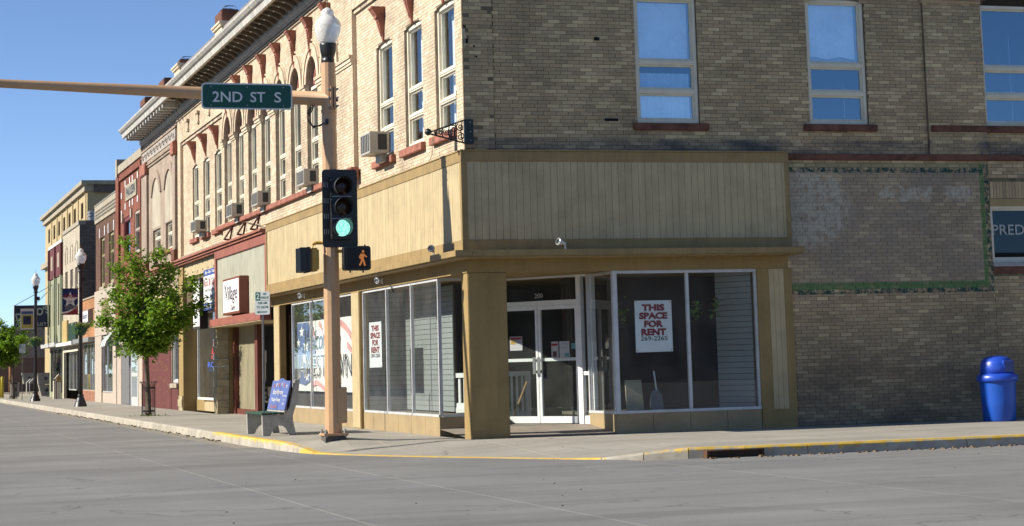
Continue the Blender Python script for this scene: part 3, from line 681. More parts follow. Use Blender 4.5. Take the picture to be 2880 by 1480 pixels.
# ---- corner entry set at an angle: ramped floor, double doors
M_pave = pm('entry_concrete', (0.36,0.31,0.25), 0.9, 0.12, 2.5, 0.3, 40)
MB().face([(0.0,0.0,0.006),(2.77,0.0,0.012),(2.80,1.48,0.145),(2.87,1.50,0.148),(1.594,3.42,0.15),(0.8,2.09,0.145),(0.0,2.09,0.13)]).build('entry_floor', M_pave, CB)
Rr = Vector((2.87,1.48,0)); dv = Vector((-0.55,0.835,0)).normalized(); dn = Vector((-dv.y, dv.x, 0))   # dn points indoors? flipped below
dn = Vector((0.835,0.55,0)).normalized()
def dbox(b, s0, s1, d0, d1, z0, z1):
    P = [Rr+dv*s0+dn*d0, Rr+dv*s1+dn*d0, Rr+dv*s1+dn*d1, Rr+dv*s0+dn*d1]
    return b.prism([(p.x,p.y,z0) for p in P], (0,0,z1-z0))
def dquad(s0, s1, d, z0, z1):
    P = [Rr+dv*s0+dn*d, Rr+dv*s1+dn*d]; return [(P[0].x,P[0].y,z0),(P[1].x,P[1].y,z0),(P[1].x,P[1].y,z1),(P[0].x,P[0].y,z1)]
DF = MB()
for s0, s1 in ((-0.05,0.03),(0.22,0.325),(2.265,2.34)): dbox(DF, s0, s1, -0.05, 0.06, 0.14, 2.93)
dbox(DF, 0.326, 2.264, -0.05, 0.06, 2.41, 2.50); dbox(DF, -0.05, 2.34, -0.051, 0.061, 2.93, 2.969); dbox(DF, 0.031, 0.219, -0.03, 0.03, 1.06, 1.13); dbox(DF, 0.031, 0.219, -0.03, 0.03, 0.14, 0.30)
DF = DF.build('entry_frame', M_dalu, CB)
pane4('pane', dquad(0.03,0.22,0,0.30,2.93), M_pane, DF); pane4('pane', dquad(0.325,2.265,0,2.50,2.93), M_pane, DF)
P200 = Rr+dv*1.255-dn*0.01
text(DF, '200', (P200.x,P200.y,2.60), -dv, (0,0,1), 0.085, flat('white_print', (0.8,0.8,0.78)), 0.20)
M_hand = pm('brushed_handle', (0.62,0.62,0.62), 0.3, 0.05, 5, 0.0, metal=0.8)
for s0, s1, hs in ((0.33,1.285,1.235),(1.30,2.26,1.345)):
    D = MB(); dbox(D, s0, s0+0.055, -0.025, 0.025, 0.16, 2.405); dbox(D, s1-0.055, s1, -0.025, 0.025, 0.16, 2.405)
    dbox(D, s0+0.056, s1-0.056, -0.025, 0.025, 0.16, 0.29); dbox(D, s0+0.056, s1-0.056, -0.025, 0.025, 2.33, 2.405)
    D = D.build('door', M_dalu, CB)
    pane4('pane', dquad(s0+0.055,s1-0.055,0.0,0.29,2.33), M_pane, D)
    b = MB(); dbox(b, s0+0.06, s1-0.06, 0.03, 0.06, 1.34, 1.40); b.build('push_bar', M_dalu, D)
    b = MB(); dbox(b, hs-0.035, hs+0.035, -0.10, -0.085, 1.10, 1.42); dbox(b, hs-0.02, hs+0.02, -0.086, -0.024, 1.13, 1.17); dbox(b, hs-0.02, hs+0.02, -0.086, -0.024, 1.35, 1.39); b.build('handle', M_hand, D)
MB().prism([(1.58,3.41,0.14),(0.86,2.13,0.14),(0.90,2.11,0.14),(1.62,3.39,0.14)], (0,0,0.24)).build('kick_panel', M_kick, CB)
pane4('pane', [(0.88,2.12,0.38),(1.60,3.40,0.38),(1.60,3.40,2.95),(0.88,2.12,2.95)], M_pane, LW)
# white ramp railing indoors, seen through the corner glass and the left door
M_rail = pm('railing_white', (1.05,1.08,1.04), 0.5, 0.05, 3)
def railing(p0, p1, z0, h, n, lab):
    p0, p1 = Vector(p0), Vector(p1); d = (p1-p0).normalized(); q = Vector((-d.y,d.x,0))
    T = thing('ramp_railing', (p0.x,p0.y,z0), lab, 'railing')
    def ob(name, a, c, w_, za, zb):
        P = [p0+d*a-q*w_, p0+d*c-q*w_, p0+d*c+q*w_, p0+d*a+q*w_]
        MB().prism([(p.x,p.y,za) for p in P], (0,0,zb-za)).build(name, M_rail, T)
    L_ = (p1-p0).length
    ob('top_rail', 0, L_, 0.05, z0+h-0.09, z0+h); ob('bottom_rail', 0, L_, 0.04, z0+0.10, z0+0.19); ob('base', 0, L_, 0.07, z0, z0+0.10)
    for i in range(n):
        a = (i+0.5)*L_/n; ob('baluster', a-0.022, a+0.022, 0.022, z0+0.19, z0+h-0.09)
    ob('post', L_-0.10, L_, 0.052, z0+0.19, z0+h-0.09)
railing((0.98,4.25,0), (1.55,3.66,0), 0.37, 0.78, 7, 'white baluster railing behind the corner shop glass')
railing((1.5,4.6,0), (2.62,4.6,0), 0.15, 1.0, 10, 'white baluster railing behind the left leaf of the glass door')
# ---- "village" bay: red frame, corrugated metal, recessed panelled entry
M_red = pm('faded_red_paint', (0.36,0.12,0.085), 0.7, 0.12, 2, 0.1)
M_dred = pm('dark_red_paint', (0.17,0.045,0.03), 0.6, 0.15, 2, 0.1)
M_corr = pm('cream_corrugated', (0.58,0.57,0.45), 0.5, 0.08, 2, 0.0, streak=0.15)
VB = MB().box(-0.12,18.55,4.66,0.0,27.0,4.90).box(-0.12,26.72,2.86,0.0,27.0,4.655).box(-0.12,18.55,2.86,0.0,18.80,4.655).build('sign_frame', M_red, CB, bevel=0.008)
bx('canopy_edge', M_red, CB, -0.30, 18.55, 2.62, 0.0, 26.95, 2.84, bevel=0.008)
A = []; B = []
n = int((26.72-18.8)/0.035)
for i in range(n+1):
    y = 18.8+i*(26.72-18.8)/n; x = -0.075 + (0.028 if (i//2) % 2 else 0.0)
    A.append((x,y,2.84)); B.append((x,y,4.66))
MB().strip(A, B).build('corrugated_panel', M_corr, CB)
bx('canopy_soffit', M_board, CB, -0.28, 18.55, 2.60, 2.0, 26.9, 2.618)
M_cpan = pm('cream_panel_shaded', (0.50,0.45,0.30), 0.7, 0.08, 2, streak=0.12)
EP = MB().box(0.55,22.9,0.0,0.62,27.0,2.60).box(1.6,18.6,0.0,1.7,23.0,2.60).build('entry_panel', M_cpan, CB)
for y in (26.6, 22.9): bx('red_post', M_dred, CB, 0.42, y, 0.0, 0.548, y+0.42, 2.598)
bx('red_base', M_dred, CB, 0.47, 23.33, 0.0, 0.547, 26.59, 0.16); bx('red_base', M_dred, CB, 1.50, 18.6, 0.0, 1.598, 22.85, 0.30)
for i in range(16): bx('batten', M_cpan, EP, 0.535, 23.4+i*0.2, 0.17, 0.549, 23.42+i*0.2, 2.598)
bx('shop_side', M_dark, CB, 0.35, 18.45, 0.0, 1.59, 18.59, 2.60)
M_stone = pm('peeling_cream_stone', (0.47,0.41,0.26), 0.9, 0.35, 5, 0.8, 12, tint=(0.40,0.33,0.21))
b = MB()
for i in range(13):
    j = random.uniform(-0.05,0.03); b.box(-0.06+j*0.6, 26.98+random.uniform(-0.04,0.03), i*0.205, 0.3, 27.62+j, i*0.205+0.2)
b.build('stone_pier', M_stone, CB)
bx('shop_side', M_tan, CB, 0.31, 26.98, 0.0, 1.4, 27.2, 4.4)
# ---- games bay
b = MB(); b.box(0.47,27.2,0.42,0.56,27.26,3.25).box(0.47,34.2,0.42,0.56,34.26,3.25).box(0.46,27.261,0.36,0.58,34.199,0.43).box(0.47,27.261,3.2,0.56,34.199,3.25)
GW = b.build('shop_window', M_white, CB); pane4('pane', [(0.51,27.26,0.43),(0.51,34.2,0.43),(0.51,34.2,3.2),(0.51,27.26,3.2)], M_pane, GW)
bx('display_case', M_white, CB, 0.8, 30.9, 0.4, 1.0, 31.15, 2.3); bx('back_wall', M_room, CB, 2.2, 27.2, 0.0, 2.3, 34.3, 4.3); bx('display_floor', M_floor, CB, 0.6, 27.2, 0.2, 2.2, 34.3, 0.28)
bx('kick_panel', M_board, CB, 0.44, 27.3, 0.0, 0.60, 32.6, 0.30); bx('kick_panel', M_tan, CB, 0.44, 32.61, 0.0, 0.60, 34.2, 0.355); bx('kick_panel', M_wood, CB, 0.46, 27.3, 0.301, 0.60, 32.6, 0.355)
bx('tan_pier', M_tan, CB, 0.0, 34.3, -0.05, 0.9, 35.28, 4.85)
b = MB(); [b.box(-0.05+random.uniform(-0.03,0.02), 34.34, i*0.12, 0.001, 35.2+random.uniform(-0.06,0.06), i*0.12+0.12) for i in range(4)]; b.build('pier_patch', M_stone, CB)
WP = MB().box(0.14,29.7,3.26,0.22,34.29,4.42).build('wood_panel', M_wood, CB)
for i in range(15): bx('batten', M_wood, WP, 0.12, 29.72+i*0.3, 3.27, 0.139, 29.98+i*0.3, 4.41)
bx('cream_header', M_board, CB, 0.06, 27.0, 4.43, 0.2, 34.29, 4.86)
b = MB()
for i in range(6):
    for z in (4.53, 4.75): b.box(0.045, 28.2+i*1.05, z, 0.059, 28.26+i*1.05, z+0.05)
b.build('rivet', M_wood, CB)
bx('header_wall', M_tan, CB, 0.141, 27.0, 3.26, 0.21, 29.69, 4.42)
for x, z0, z1 in ((-0.10,4.88,4.94),(-0.16,4.94,5.01),(-0.22,5.01,5.07)): bx('red_cornice', M_terra, CB, x, 18.9, z0, 0.06, 35.3, z1)
bx('backing', M_lm, CB, 0.02, 18.5, 4.86, 0.1, 35.3, 5.2)
# triangular iron sign brackets on the brick above the cornice
for y in (20.0, 22.1, 24.3):
    T = thing('sign_bracket', (0, y, 5.12), {20.0:'rusty triangular sign bracket nearest the tan boarding', 22.1:'rusty triangular sign bracket, middle of the three above the red cornice', 24.3:'rusty triangular sign bracket farthest along the brick wall'}[y], 'bracket', 'triangular brackets on the brick')
    m_ = pm('rusty_iron', (0.10,0.035,0.025), 0.8, 0.3, 8)
    for nm, p, q_ in (('strut', (-0.02,y,5.50), (-0.02,y+0.40,5.14)), ('bar', (-0.02,y,5.50), (-0.25,y+0.1,5.13)), ('foot', (-0.25,y+0.1,5.13), (-0.02,y+0.40,5.13))):
        MB().tube([p, q_], 0.028, 5).build(nm, m_, T)
# ------------------------------------------------------------------ the row of buildings up the street
def brickproc(name, c1, c2, mort, rough=0.88, scale=1.0):
    if name in _M: return _M[name]
    c1, c2, mort = [tuple(c*0.75 for c in q) for q in (c1, c2, mort)]
    m, n, l, b = newmat(name); g = n.new('ShaderNodeNewGeometry'); p = g.outputs['Position']
    s = n.new('ShaderNodeSeparateXYZ'); l.new(p, s.inputs[0]); sn = n.new('ShaderNodeSeparateXYZ'); l.new(g.outputs['Normal'], sn.inputs[0])
    side = math_(n, l, 'GREATER_THAN', math_(n, l, 'ABSOLUTE', sn.outputs[1]), 0.5)
    u = math_(n, l, 'ADD', math_(n, l, 'MULTIPLY', s.outputs[0], side), math_(n, l, 'MULTIPLY', s.outputs[1], math_(n, l, 'SUBTRACT', 1.0, side)))
    cb = n.new('ShaderNodeCombineXYZ'); l.new(u, cb.inputs[0]); l.new(s.outputs[2], cb.inputs[1])
    t = n.new('ShaderNodeTexBrick'); l.new(cb.outputs[0], t.inputs['Vector']); t.inputs['Scale'].default_value = 1.0
    t.inputs['Brick Width'].default_value = 0.23; t.inputs['Row Height'].default_value = 0.072; t.inputs['Mortar Size'].default_value = 0.008
    t.inputs['Color1'].default_value = (*c1, 1); t.inputs['Color2'].default_value = (*c2, 1); t.inputs['Mortar'].default_value = (*mort, 1)
    c = mixc(n, l, t.outputs['Color'], ramp(n, l, noise(n, l, p, 0.7, 6, 0.65), [(0.34, 0.72), (0.66, 1.15)]), 0.85, 'MULTIPLY')
    l.new(c, b.inputs['Base Color']); b.inputs['Roughness'].default_value = rough; b.inputs['Specular IOR Level'].default_value = 0.2
    bp = n.new('ShaderNodeBump'); bp.inputs['Strength'].default_value = 0.6; bp.inputs['Distance'].default_value = 0.01
    l.new(t.outputs['Fac'], bp.inputs['Height']); bp.invert = True; l.new(bp.outputs[0], b.inputs['Normal'])
    _M[name] = m; return m
M_pale = brickproc('pale_pink_brick', (0.44,0.34,0.27), (0.50,0.40,0.31), (0.30,0.24,0.19))
M_redb = brickproc('red_brick', (0.26,0.085,0.055), (0.33,0.115,0.075), (0.16,0.08,0.06))
M_brnb = brickproc('brown_brick', (0.15,0.080,0.055), (0.20,0.105,0.070), (0.09,0.06,0.045))
M_orab = brickproc('orange_brick', (0.46,0.22,0.10), (0.52,0.26,0.12), (0.30,0.16,0.09))
M_whtb = brickproc('whitewashed_brick', (0.56,0.50,0.39), (0.62,0.55,0.43), (0.36,0.31,0.24))
M_sdb = brickproc('dark_brick', (0.17,0.145,0.12), (0.25,0.215,0.175), (0.07,0.06,0.055))  # plain dark brick tone for side walls
M_yel = pm('yellow_render', (0.56,0.44,0.24), 0.8, 0.07, 1.5, 0.1)
M_grn = pm('pale_green_boards', (0.36,0.38,0.25), 0.7, 0.08, 2, 0.1)
M_mar = pm('maroon_paint', (0.15,0.035,0.03), 0.7, 0.12, 2, 0.1)
M_cap = pm('stone_coping', (0.46,0.40,0.30), 0.8, 0.15, 2, 0.2)
M_hut = pm('stucco_white', (0.55,0.47,0.39), 0.85, 0.08, 2, 0.1)
def block(name, label, y0, y1, zt, mat, holes=(), depth=14.0, x0=0.0, side=None, zb=-0.1):
    T = thing(name, (x0, y0, 0), label, 'building')
    wall_mb(mL(x0), y0, y1, zb, zt, list(holes), 0.16).build('front_wall', mat, T)
    s = side or mat
    b = MB(); X1 = x0+depth
    b.face([(x0,y0,zb),(X1,y0,zb),(X1,y0,zt),(x0,y0,zt)]).face([(x0,y1,zb),(X1,y1,zb),(X1,y1,zt),(x0,y1,zt)]).face([(X1,y0,zb),(X1,y1,zb),(X1,y1,zt),(X1,y0,zt)])
    b.build('side_wall', s, T)
    bx('roof', M_tile, T, x0+0.02, y0+0.02, zt-0.35, X1-0.02, y1-0.02, zt-0.3)
    b = MB(); 
    for yy in (y0+0.01, y1-0.21): b.box(x0+0.01, yy, zt-0.3, X1-0.01, yy+0.2, zt-0.001)
    b.box(x0+0.01, y0+0.22, zt-0.3, x0+0.2, y1-0.22, zt-0.001); b.build('parapet', s, T)
    return T
def shopfront(T, y0, y1, z0, z1, muls, fr=0.06, x=0.06, mat=None, room=1.6):
    mat = mat or M_alu; b = MB(); e = [y0]+list(muls)+[y1]
    for y in e: b.box(x-0.03, y-fr/2, z0, x+0.05, y+fr/2, z1)
    b.box(x-0.035, y0+fr/2, z0-0.05, x+0.05, y1-fr/2, z0-0.001); b.box(x-0.03, y0+fr/2, z1-0.06, x+0.05, y1-fr/2, z1-0.001)
    W = b.build('shop_window', mat, T)
    for i in range(len(e)-1): pane4('pane', [(x,e[i]+fr/2,z0),(x,e[i+1]-fr/2,z0),(x,e[i+1]-fr/2,z1-0.06),(x,e[i]+fr/2,z1-0.06)], M_pane, W)
    r = MB(); X1 = x+room; r.face([(X1,y0,0),(X1,y1,0),(X1,y1,z1),(X1,y0,z1)]).face([(x+0.06,y0,0),(X1,y0,0),(X1,y0,z1),(x+0.06,y0,z1)]).face([(x+0.06,y1,0),(X1,y1,0),(X1,y1,z1),(x+0.06,y1,z1)])
    r.face([(x+0.06,y0,z0-0.06),(X1,y0,z0-0.06),(X1,y1,z0-0.06),(x+0.06,y1,z0-0.06)]).face([(x+0.06,y0,z1),(X1,y0,z1),(X1,y1,z1),(x+0.06,y1,z1)]); r.build('interior', M_room, W); return W
# ---- pale pink brick, blind arches
hp = [(39.7,41.75,5.72,6.56,0.0), (36.25,38.35,5.62,6.60,0.0), (35.45,37.0,0.90,3.0,0.0)]
T = block('pale_brick_building', 'pale pink brick building with two blind arches, ornate cornice and spotted maroon shopfront', 35.42, 44.60, 11.2, M_pale, hp)
for a, c in ((39.65,41.85),(36.25,38.45)):
    b = MB(); pts = arcpts(a, c, 7.85, 0.62, 14)
    b.face([(-0.006,a,6.62)]+[(-0.006,u,z) for u, z in pts]+[(-0.006,c,6.62)][::1]); b.build('blind_arch', M_whtb, T)
    O = arcpts(a-0.28, c+0.28, 7.85, 0.92, 14); b = MB(); b.strip([(-0.06,u,z) for u, z in pts], [(-0.06,u,z) for u, z in O]); b.strip([(0,u,z) for u, z in O], [(-0.06,u,z) for u, z in O]); b.strip([(0,u,z) for u, z in pts], [(-0.06,u,z) for u, z in pts]); b.build('arch_moulding', M_pale, T)
for h in hp[:2]: window(T, mL(0), h[0], h[1], h[2], h[3], 0.12, ((h[2]+h[3])/2+0.1,), 0.07, M_pane2, M_cream, 0.6, None, (h[0]-0.1, h[1]+0.1, h[2]-0.13, h[2]-0.005, 0.08, M_terra))
window(T, mL(0), 35.47, 36.98, 0.92, 3.0, 0.08, (), 0.07, M_pane2, M_alu, 0.6, None, (35.43, 37.05, 0.74, 0.895, 0.08, M_cap))
for y0, y1 in ((42.9,44.4),(35.44,36.1)):
    bx('pilaster', M_pale, T, -0.09, y0, 5.1, -0.001, y1, 8.8); bx('pilaster_cap', M_terra, T, -0.16, y0-0.06, 8.80, -0.001, y1+0.06, 9.28, bevel=0.03); bx('pilaster_base', M_sand, T, -0.14, y0-0.06, 5.12, -0.0015, y1+0.06, 5.5, bevel=0.02)
M_frz = pm('carved_frieze', (0.47,0.42,0.37), 0.85, 0.3, 6, 1.0, 9)
bx('frieze', M_frz, T, -0.06, 35.5, 9.32, -0.001, 44.5, 9.72)
for i in range(11):                                      # scrolls carved on the frieze
    y = 36.0+i*0.8; b = MB(); b.tube([(-0.07,y+0.3*math.cos(t*0.7)*(1-t*0.08),9.52+0.14*math.sin(t*0.7)*(1-t*0.08)) for t in range(10)], 0.03, 5); b.build('scroll', M_frz, T)
for z, p in ((9.04,0.05),(9.13,0.09),(9.22,0.06),(9.76,0.08)): bx('moulding', M_pale, T, -p, 35.44, z, -0.001, 44.55, z+0.06)
CP = cornice(T, 33.42, 44.95, pitch=0.62)
for i in range(15): bx('modillion', M_corn, CP, -0.70, 34.0+i*0.72, 10.25, -0.18, 34.22+i*0.72, 10.42)
for y in (38.3,43.6):
    bx('parapet_pier', M_redb, T, -0.02, y, 11.0, 0.4, y+1.3, 11.6); bx('pier_block', M_sand, T, -0.06, y-0.05, 11.6, 0.44, y+1.35, 11.9, bevel=0.03)
for x, z0, z1 in ((-0.10,4.88,4.94),(-0.16,4.94,5.01),(-0.22,5.01,5.07)): bx('red_cornice', M_terra, T, x, 35.43, z0, -0.001, 44.5, z1)
bx('fascia_panel', M_board, T, -0.05, 37.2, 3.34, -0.001, 44.5, 4.86); bx('fascia_frame', M_trim, T, -0.06, 35.5, 3.1, -0.0012, 44.5, 3.32)
SPW = bx('maroon_wall', M_mar, T, -0.02, 37.1, -0.05, -0.001, 42.9, 3.1); b = MB()
for i in range(80):
    y, z = random.uniform(37.3,42.7), random.uniform(0.15,3.0); b.lathe([(0.0,0),(0.03,0.0),(0.03,0.001)], 0, 0, 6, cap=False); 
    k = 18; pts = b.v[-k:]; b.v[-k:] = [(-0.022-0.002*(j >= 6), y+p[0], z+p[1]*0.9) for j, p in enumerate(pts)]
setp(b.build('spot', pm('gold_spots', (0.50,0.36,0.12), 0.6), SPW), kind='stuff')
bx('kick_panel', M_mar, T, -0.015, 35.45, -0.05, -0.001, 37.0, 0.72); bx('maroon_pier', M_mar, T, -0.02, 42.95, -0.05, -0.001, 44.5, 3.1)
# ---- red brick with name plaque
hr = [(48.6,50.8,6.0,7.70,0.0), (44.95,47.2,6.0,7.70,0.0)]
T = block('red_brick_building', 'narrow red brick building with a cream name plaque high on its wall', 44.62, 52.98, 9.72, M_redb, hr)
bx('coping', M_cap, T, -0.06, 44.63, 9.72, 0.3, 52.9, 10.05); bx('end_block', M_cap, T, -0.10, 52.45, 9.6, 0.35, 52.97, 10.36)
for y0, y1 in ((51.9,52.9),(44.65,44.85)): bx('pilaster', M_redb, T, -0.10, y0, 3.2, -0.001, y1, 9.55)
bx('band', M_redb, T, -0.08, 44.9, 9.35, -0.001, 51.85, 9.5)
PL = bx('name_plaque', M_cap, T, -0.05, 46.35, 8.34, -0.001, 49.85, 8.98); bx('plaque_field', pm('plaque_grey', (0.40,0.37,0.30), 0.8), PL, -0.056, 46.6, 8.44, -0.051, 49.6, 8.88)
text(PL, 'PAULSEN', (-0.057, 48.1, 8.66), (0,-1,0), (0,0,1), 0.36, flat('dark_letters', (0.03,0.028,0.03)), 2.8, bold=0.02)
b = MB(); 
for y, z in ((50.1,9.1),(46.1,9.1),(50.1,8.15),(46.1,8.15),(48.6,9.1),(47.7,9.1),(48.6,8.15),(47.7,8.15),(51.4,8.7),(45.0,9.0),(51.4,7.95),(45.0,8.3)): b.box(-0.03, y-0.11, z-0.13, -0.001, y+0.11, z+0.13)
b.build('accent_block', M_white, T)
M_rwin = pm('red_window_paint', (0.20,0.035,0.04), 0.6, 0.1)
window(T, mL(0), 48.6, 50.8, 6.0, 7.7, 0.06, (6.9,), 0.16, M_pane2, M_rwin, 0.6); window(T, mL(0), 44.95, 47.2, 6.0, 7.7, 0.06, (6.95,), 0.10, M_pane2, M_hut, 0.6)
for y in (48.1, 51.1): bx('corbel', M_cap, T, -0.06, y-0.2, 7.55, -0.001, y+0.2, 7.9)
M_chip = pm('grey_pebble_panel', (0.20,0.20,0.21), 0.85, 0.5, 24, 0.8, 30)
bx('pebble_panel', M_chip, T, -0.03, 48.2, -0.05, -0.001, 51.4, 2.42)
CN = bx('canopy', M_hut, T, -0.10, 44.7, 2.43, -0.001, 52.9, 3.15)
for i in range(22): bx('batten', M_white, CN, -0.115, 44.8+i*0.37, 2.43, -0.101, 44.84+i*0.37, 3.14)
D = bx('door', M_alu, T, -0.04, 46.0, 0.0, -0.001, 48.1, 2.42); pane4('pane', [(-0.045,46.2,1.3),(-0.045,47.9,1.3),(-0.045,47.9,2.3),(-0.045,46.2,2.3)], M_pane2, D); pane4('pane', [(-0.045,46.2,0.35),(-0.045,47.9,0.35),(-0.045,47.9,1.15),(-0.045,46.2,1.15)], M_pane2, D)
bx('lower_wall', M_hut, T, -0.03, 44.7, -0.05, -0.001, 45.95, 2.42); bx('lower_wall', M_hut, T, -0.04, 51.45, -0.05, -0.001, 52.95, 2.42)
# ---- brown brick with lattice parapet
hb = [(57.95,59.6,5.2,7.44,0.0), (54.4,56.15,5.2,7.46,0.0), (54.5,58.75,0.46,2.95,0.0)]
T = block('brown_brick_building', 'brown brick building with a pierced lattice parapet and tall cream windows', 53.02, 61.62, 9.0, M_brnb, hb)
LT = bx('parapet_panel', M_cap, T, -0.06, 53.05, 8.22, -0.001, 61.6, 9.02); b = MB()
for i in range(24):
    for j in range(3): b.box(-0.064, 53.3+i*0.34, 8.38+j*0.15, -0.059, 53.5+i*0.34, 8.48+j*0.15)
b.build('lattice_hole', M_dark, LT); bx('coping', M_tile, T, -0.08, 53.04, 9.025, 0.3, 61.61, 9.09)
for h in hb[:2]: window(T, mL(0), h[0], h[1], h[2], h[3], 0.10, (6.62,), 0.13, M_pane2, pm('olive_cream_paint', (0.42,0.36,0.20), 0.6), 0.6, None, (h[0]-0.1, h[1]+0.1, 5.06, 5.195, 0.06, M_cap))
b = MB(); [b.box(-0.03, y-0.1, 7.46, -0.001, y+0.1, 7.9) for y in (57.75,59.8,54.2,56.35)]; b.build('accent_block', M_white, T)
bx('stucco_front', M_hut, T, -0.07, 53.05, 3.0, -0.001, 61.55, 5.05)
b = MB(); b.face([(-0.078,57.0+1.9*math.cos(PI*i/14),3.35+1.3*math.sin(PI*i/14)) for i in range(15)]); b.build('sign_arch', pm('olive_sign', (0.26,0.20,0.10), 0.7), T)
bx('pier', M_hut, T, -0.05, 58.8, -0.05, -0.001, 61.55, 2.99); bx('pier', M_hut, T, -0.05, 53.1, -0.05, -0.001, 54.45, 2.99)
SWb = shopfront(T, 54.5, 58.75, 0.50, 2.95, (57.0,), x=0.04)
bx('display_cloth', pm('blue_cloth', (0.03,0.05,0.22), 0.8), SWb, 0.4, 55.2, 0.5, 0.45, 56.7, 2.6); bx('kick_panel', M_hut, T, -0.01, 54.5, -0.05, 0.1, 58.75, 0.44)
# ---- small orange brick shop
ho = [(61.75,67.7,0.5,2.75,0.0)]
T = block('orange_brick_shop', 'low orange brick shop with a box sign between taller brick buildings', 61.64, 69.15, 4.86, M_orab, ho)
bx('coping', M_cap, T, -0.05, 61.65, 4.86, 0.3, 69.1, 4.93); bx('band', M_orab, T, -0.05, 61.7, 4.35, -0.001, 69.1, 4.42)
shopfront(T, 61.75, 67.7, 0.52, 2.74, (63.1,64.2,65.9)); bx('kick_panel', brickproc('kick_brick', (0.36,0.15,0.09), (0.45,0.22,0.13), (0.3,0.2,0.15)), T, -0.012, 61.75, -0.05, 0.12, 67.7, 0.46)
bx('canopy', pm('grey_metal_canopy', (0.40,0.40,0.40), 0.5, 0.1, 2, 0, metal=0.3), T, -0.35, 61.66, 2.78, -0.001, 69.1, 2.99)
# ---- whitewashed two-storey brick
hw = [(a, a+1.45, 4.7, 6.72, 0.0) for a in (70.0,72.6,75.4)] + [(69.6,77.3,0.0,2.55,0.0)]
T = block('whitewashed_brick_building', 'whitewashed brick building with a dark side wall above the orange shop', 69.2, 78.1, 8.78, M_whtb, hw, side=M_sdb)
bx('coping', M_cap, T, -0.06, 69.18, 8.78, 0.3, 78.08, 8.98); bx('side_coping', M_sdb, T, 0.31, 69.15, 8.78, 13.9, 69.5, 8.98)
for a in (70.0,72.6,75.4):
    window(T, mL(0), a, a+1.45, 4.7, 6.72, 0.12, (5.8,), 0.08, M_pane2, M_hut, 0.6)
    O = arcpts(a, a+1.45, 7.75, 0.35, 8); b = MB(); Q = arcpts(a+0.12, a+1.33, 7.70, 0.28, 8); b.strip([(-0.03,u,z) for u, z in Q], [(-0.03,u,z) for u, z in O]); b.box(-0.03, a, 7.1, -0.001, a+0.12, 7.72); b.box(-0.03, a+1.33, 7.1, -0.001, a+1.45, 7.72); b.build('blind_frame', M_whtb, T)
b = MB(); b.box(-0.05,77.1,0.0,0.1,77.4,2.56).box(-0.05,69.6,2.44,0.1,77.09,2.56).build('entry_frame', M_cream, T)
b = MB(); b.face([(1.6,69.6,0),(1.6,77.3,0),(1.6,77.3,2.55),(1.6,69.6,2.55)]).face([(0.16,77.3,0),(1.6,77.3,0),(1.6,77.3,2.55),(0.16,77.3,2.55)]).face([(0.1,69.6,2.55),(1.6,69.6,2.55),(1.6,77.3,2.55),(0.1,77.3,2.55)]); b.build('interior', M_room, T)
shopfront(T, 72.4, 76.4, 0.5, 2.42, (74.2,), x=0.2, room=1.2)
bx('canopy', M_white, T, -0.40, 69.18, 2.76, -0.001, 78.0, 2.93)
bx('leaning_panel', pm('ochre_board', (0.55,0.40,0.16), 0.7, 0.1), T, -0.10, 74.9, 2.94, -0.001, 77.5, 4.12); bx('shop_sign', pm('dark_green_board', (0.015,0.05,0.03), 0.5), T, -0.14, 69.8, 3.0, -0.001, 73.7, 3.9)
# ---- maroon-over-green two-storey
hg = [(a, a+1.5, 4.0, 6.3, 0.0) for a in (79.6,82.9)] + [(78.4,85.6,0.3,2.75,0.0)]
T = block('maroon_and_green_building', 'two-storey shop painted maroon above pale green boards', 78.12, 86.4, 8.52, M_grn, hg)
bx('maroon_band', M_mar, T, -0.06, 78.13, 6.70, -0.001, 86.38, 8.46); bx('coping', M_white, T, -0.10, 78.13, 8.46, 0.3, 86.38, 8.62)
for y in (79.9, 84.0): bx('blank_window', M_cap, T, -0.07, y, 7.2, -0.061, y+1.0, 8.0)
for y in (78.2, 82.0, 85.9): bx('pilaster', M_grn, T, -0.14, y, 2.95, -0.062, y+0.45, 6.68); bx('pilaster', M_mar, T, -0.14, y, 6.70, -0.062, y+0.45, 8.44)
for h in hg[:2]: window(T, mL(0), h[0], h[1], h[2], h[3], 0.1, (5.3,), 0.08, M_pane2, M_hut, 0.6)
shopfront(T, 78.4, 85.6, 0.32, 2.74, (80.6,83.4), mat=M_black); bx('canopy', pm('weathered_white_metal', (0.60,0.60,0.58), 0.5, 0.15, 3), T, -0.45, 78.13, 2.80, -0.001, 87.2, 3.02)
# ---- tall yellow building behind
hy = [(a, a+1.5, 11.15, 12.2, 0.0) for a in (97.2,102.0,105.7,109.6,113.5,117.4,121.8)]
T = block('yellow_rendered_building', 'tall pale yellow building with small square top windows, far up the street', 94.7, 126.0, 12.7, M_yel, hy, depth=22, x0=3.0)
bx('cornice', M_cap, T, 2.8, 94.6, 12.7, 3.4, 126.2, 13.1); bx('roof_edge', M_cap, T, 2.6, 94.4, 13.1, 25, 126.4, 13.35)
bx('side_cornice', M_sdb, T, 3.41, 94.5, 12.6, 25, 94.69, 13.09); bx('belt_course', M_cap, T, 2.7, 94.65, 9.3, 2.999, 126.6, 9.7)
for h in hy: window(T, mL(3.0), h[0], h[1], h[2], h[3], 0.08, (), 0.06, M_pane2, M_wood, 0.4)
for h in hy: bx('pilaster', M_yel, T, 2.94, h[0]-1.9, 9.7, 2.999, h[0]-1.6, 12.69)
b = MB(); b.lathe([(0.17,8.45),(0.17,9.35),(0.20,9.37),(0.20,9.43),(0.17,9.45),(0.17,9.52),(0.205,9.54),(0.205,9.62),(0.12,9.68)], 0.87, 72.0, 16)
setp(b.build('roof_vent', M_steel, None, org=(0.87,72.0,8.45), smooth=False), 'round metal roof vent behind the dark brick parapet', 'roof vent')
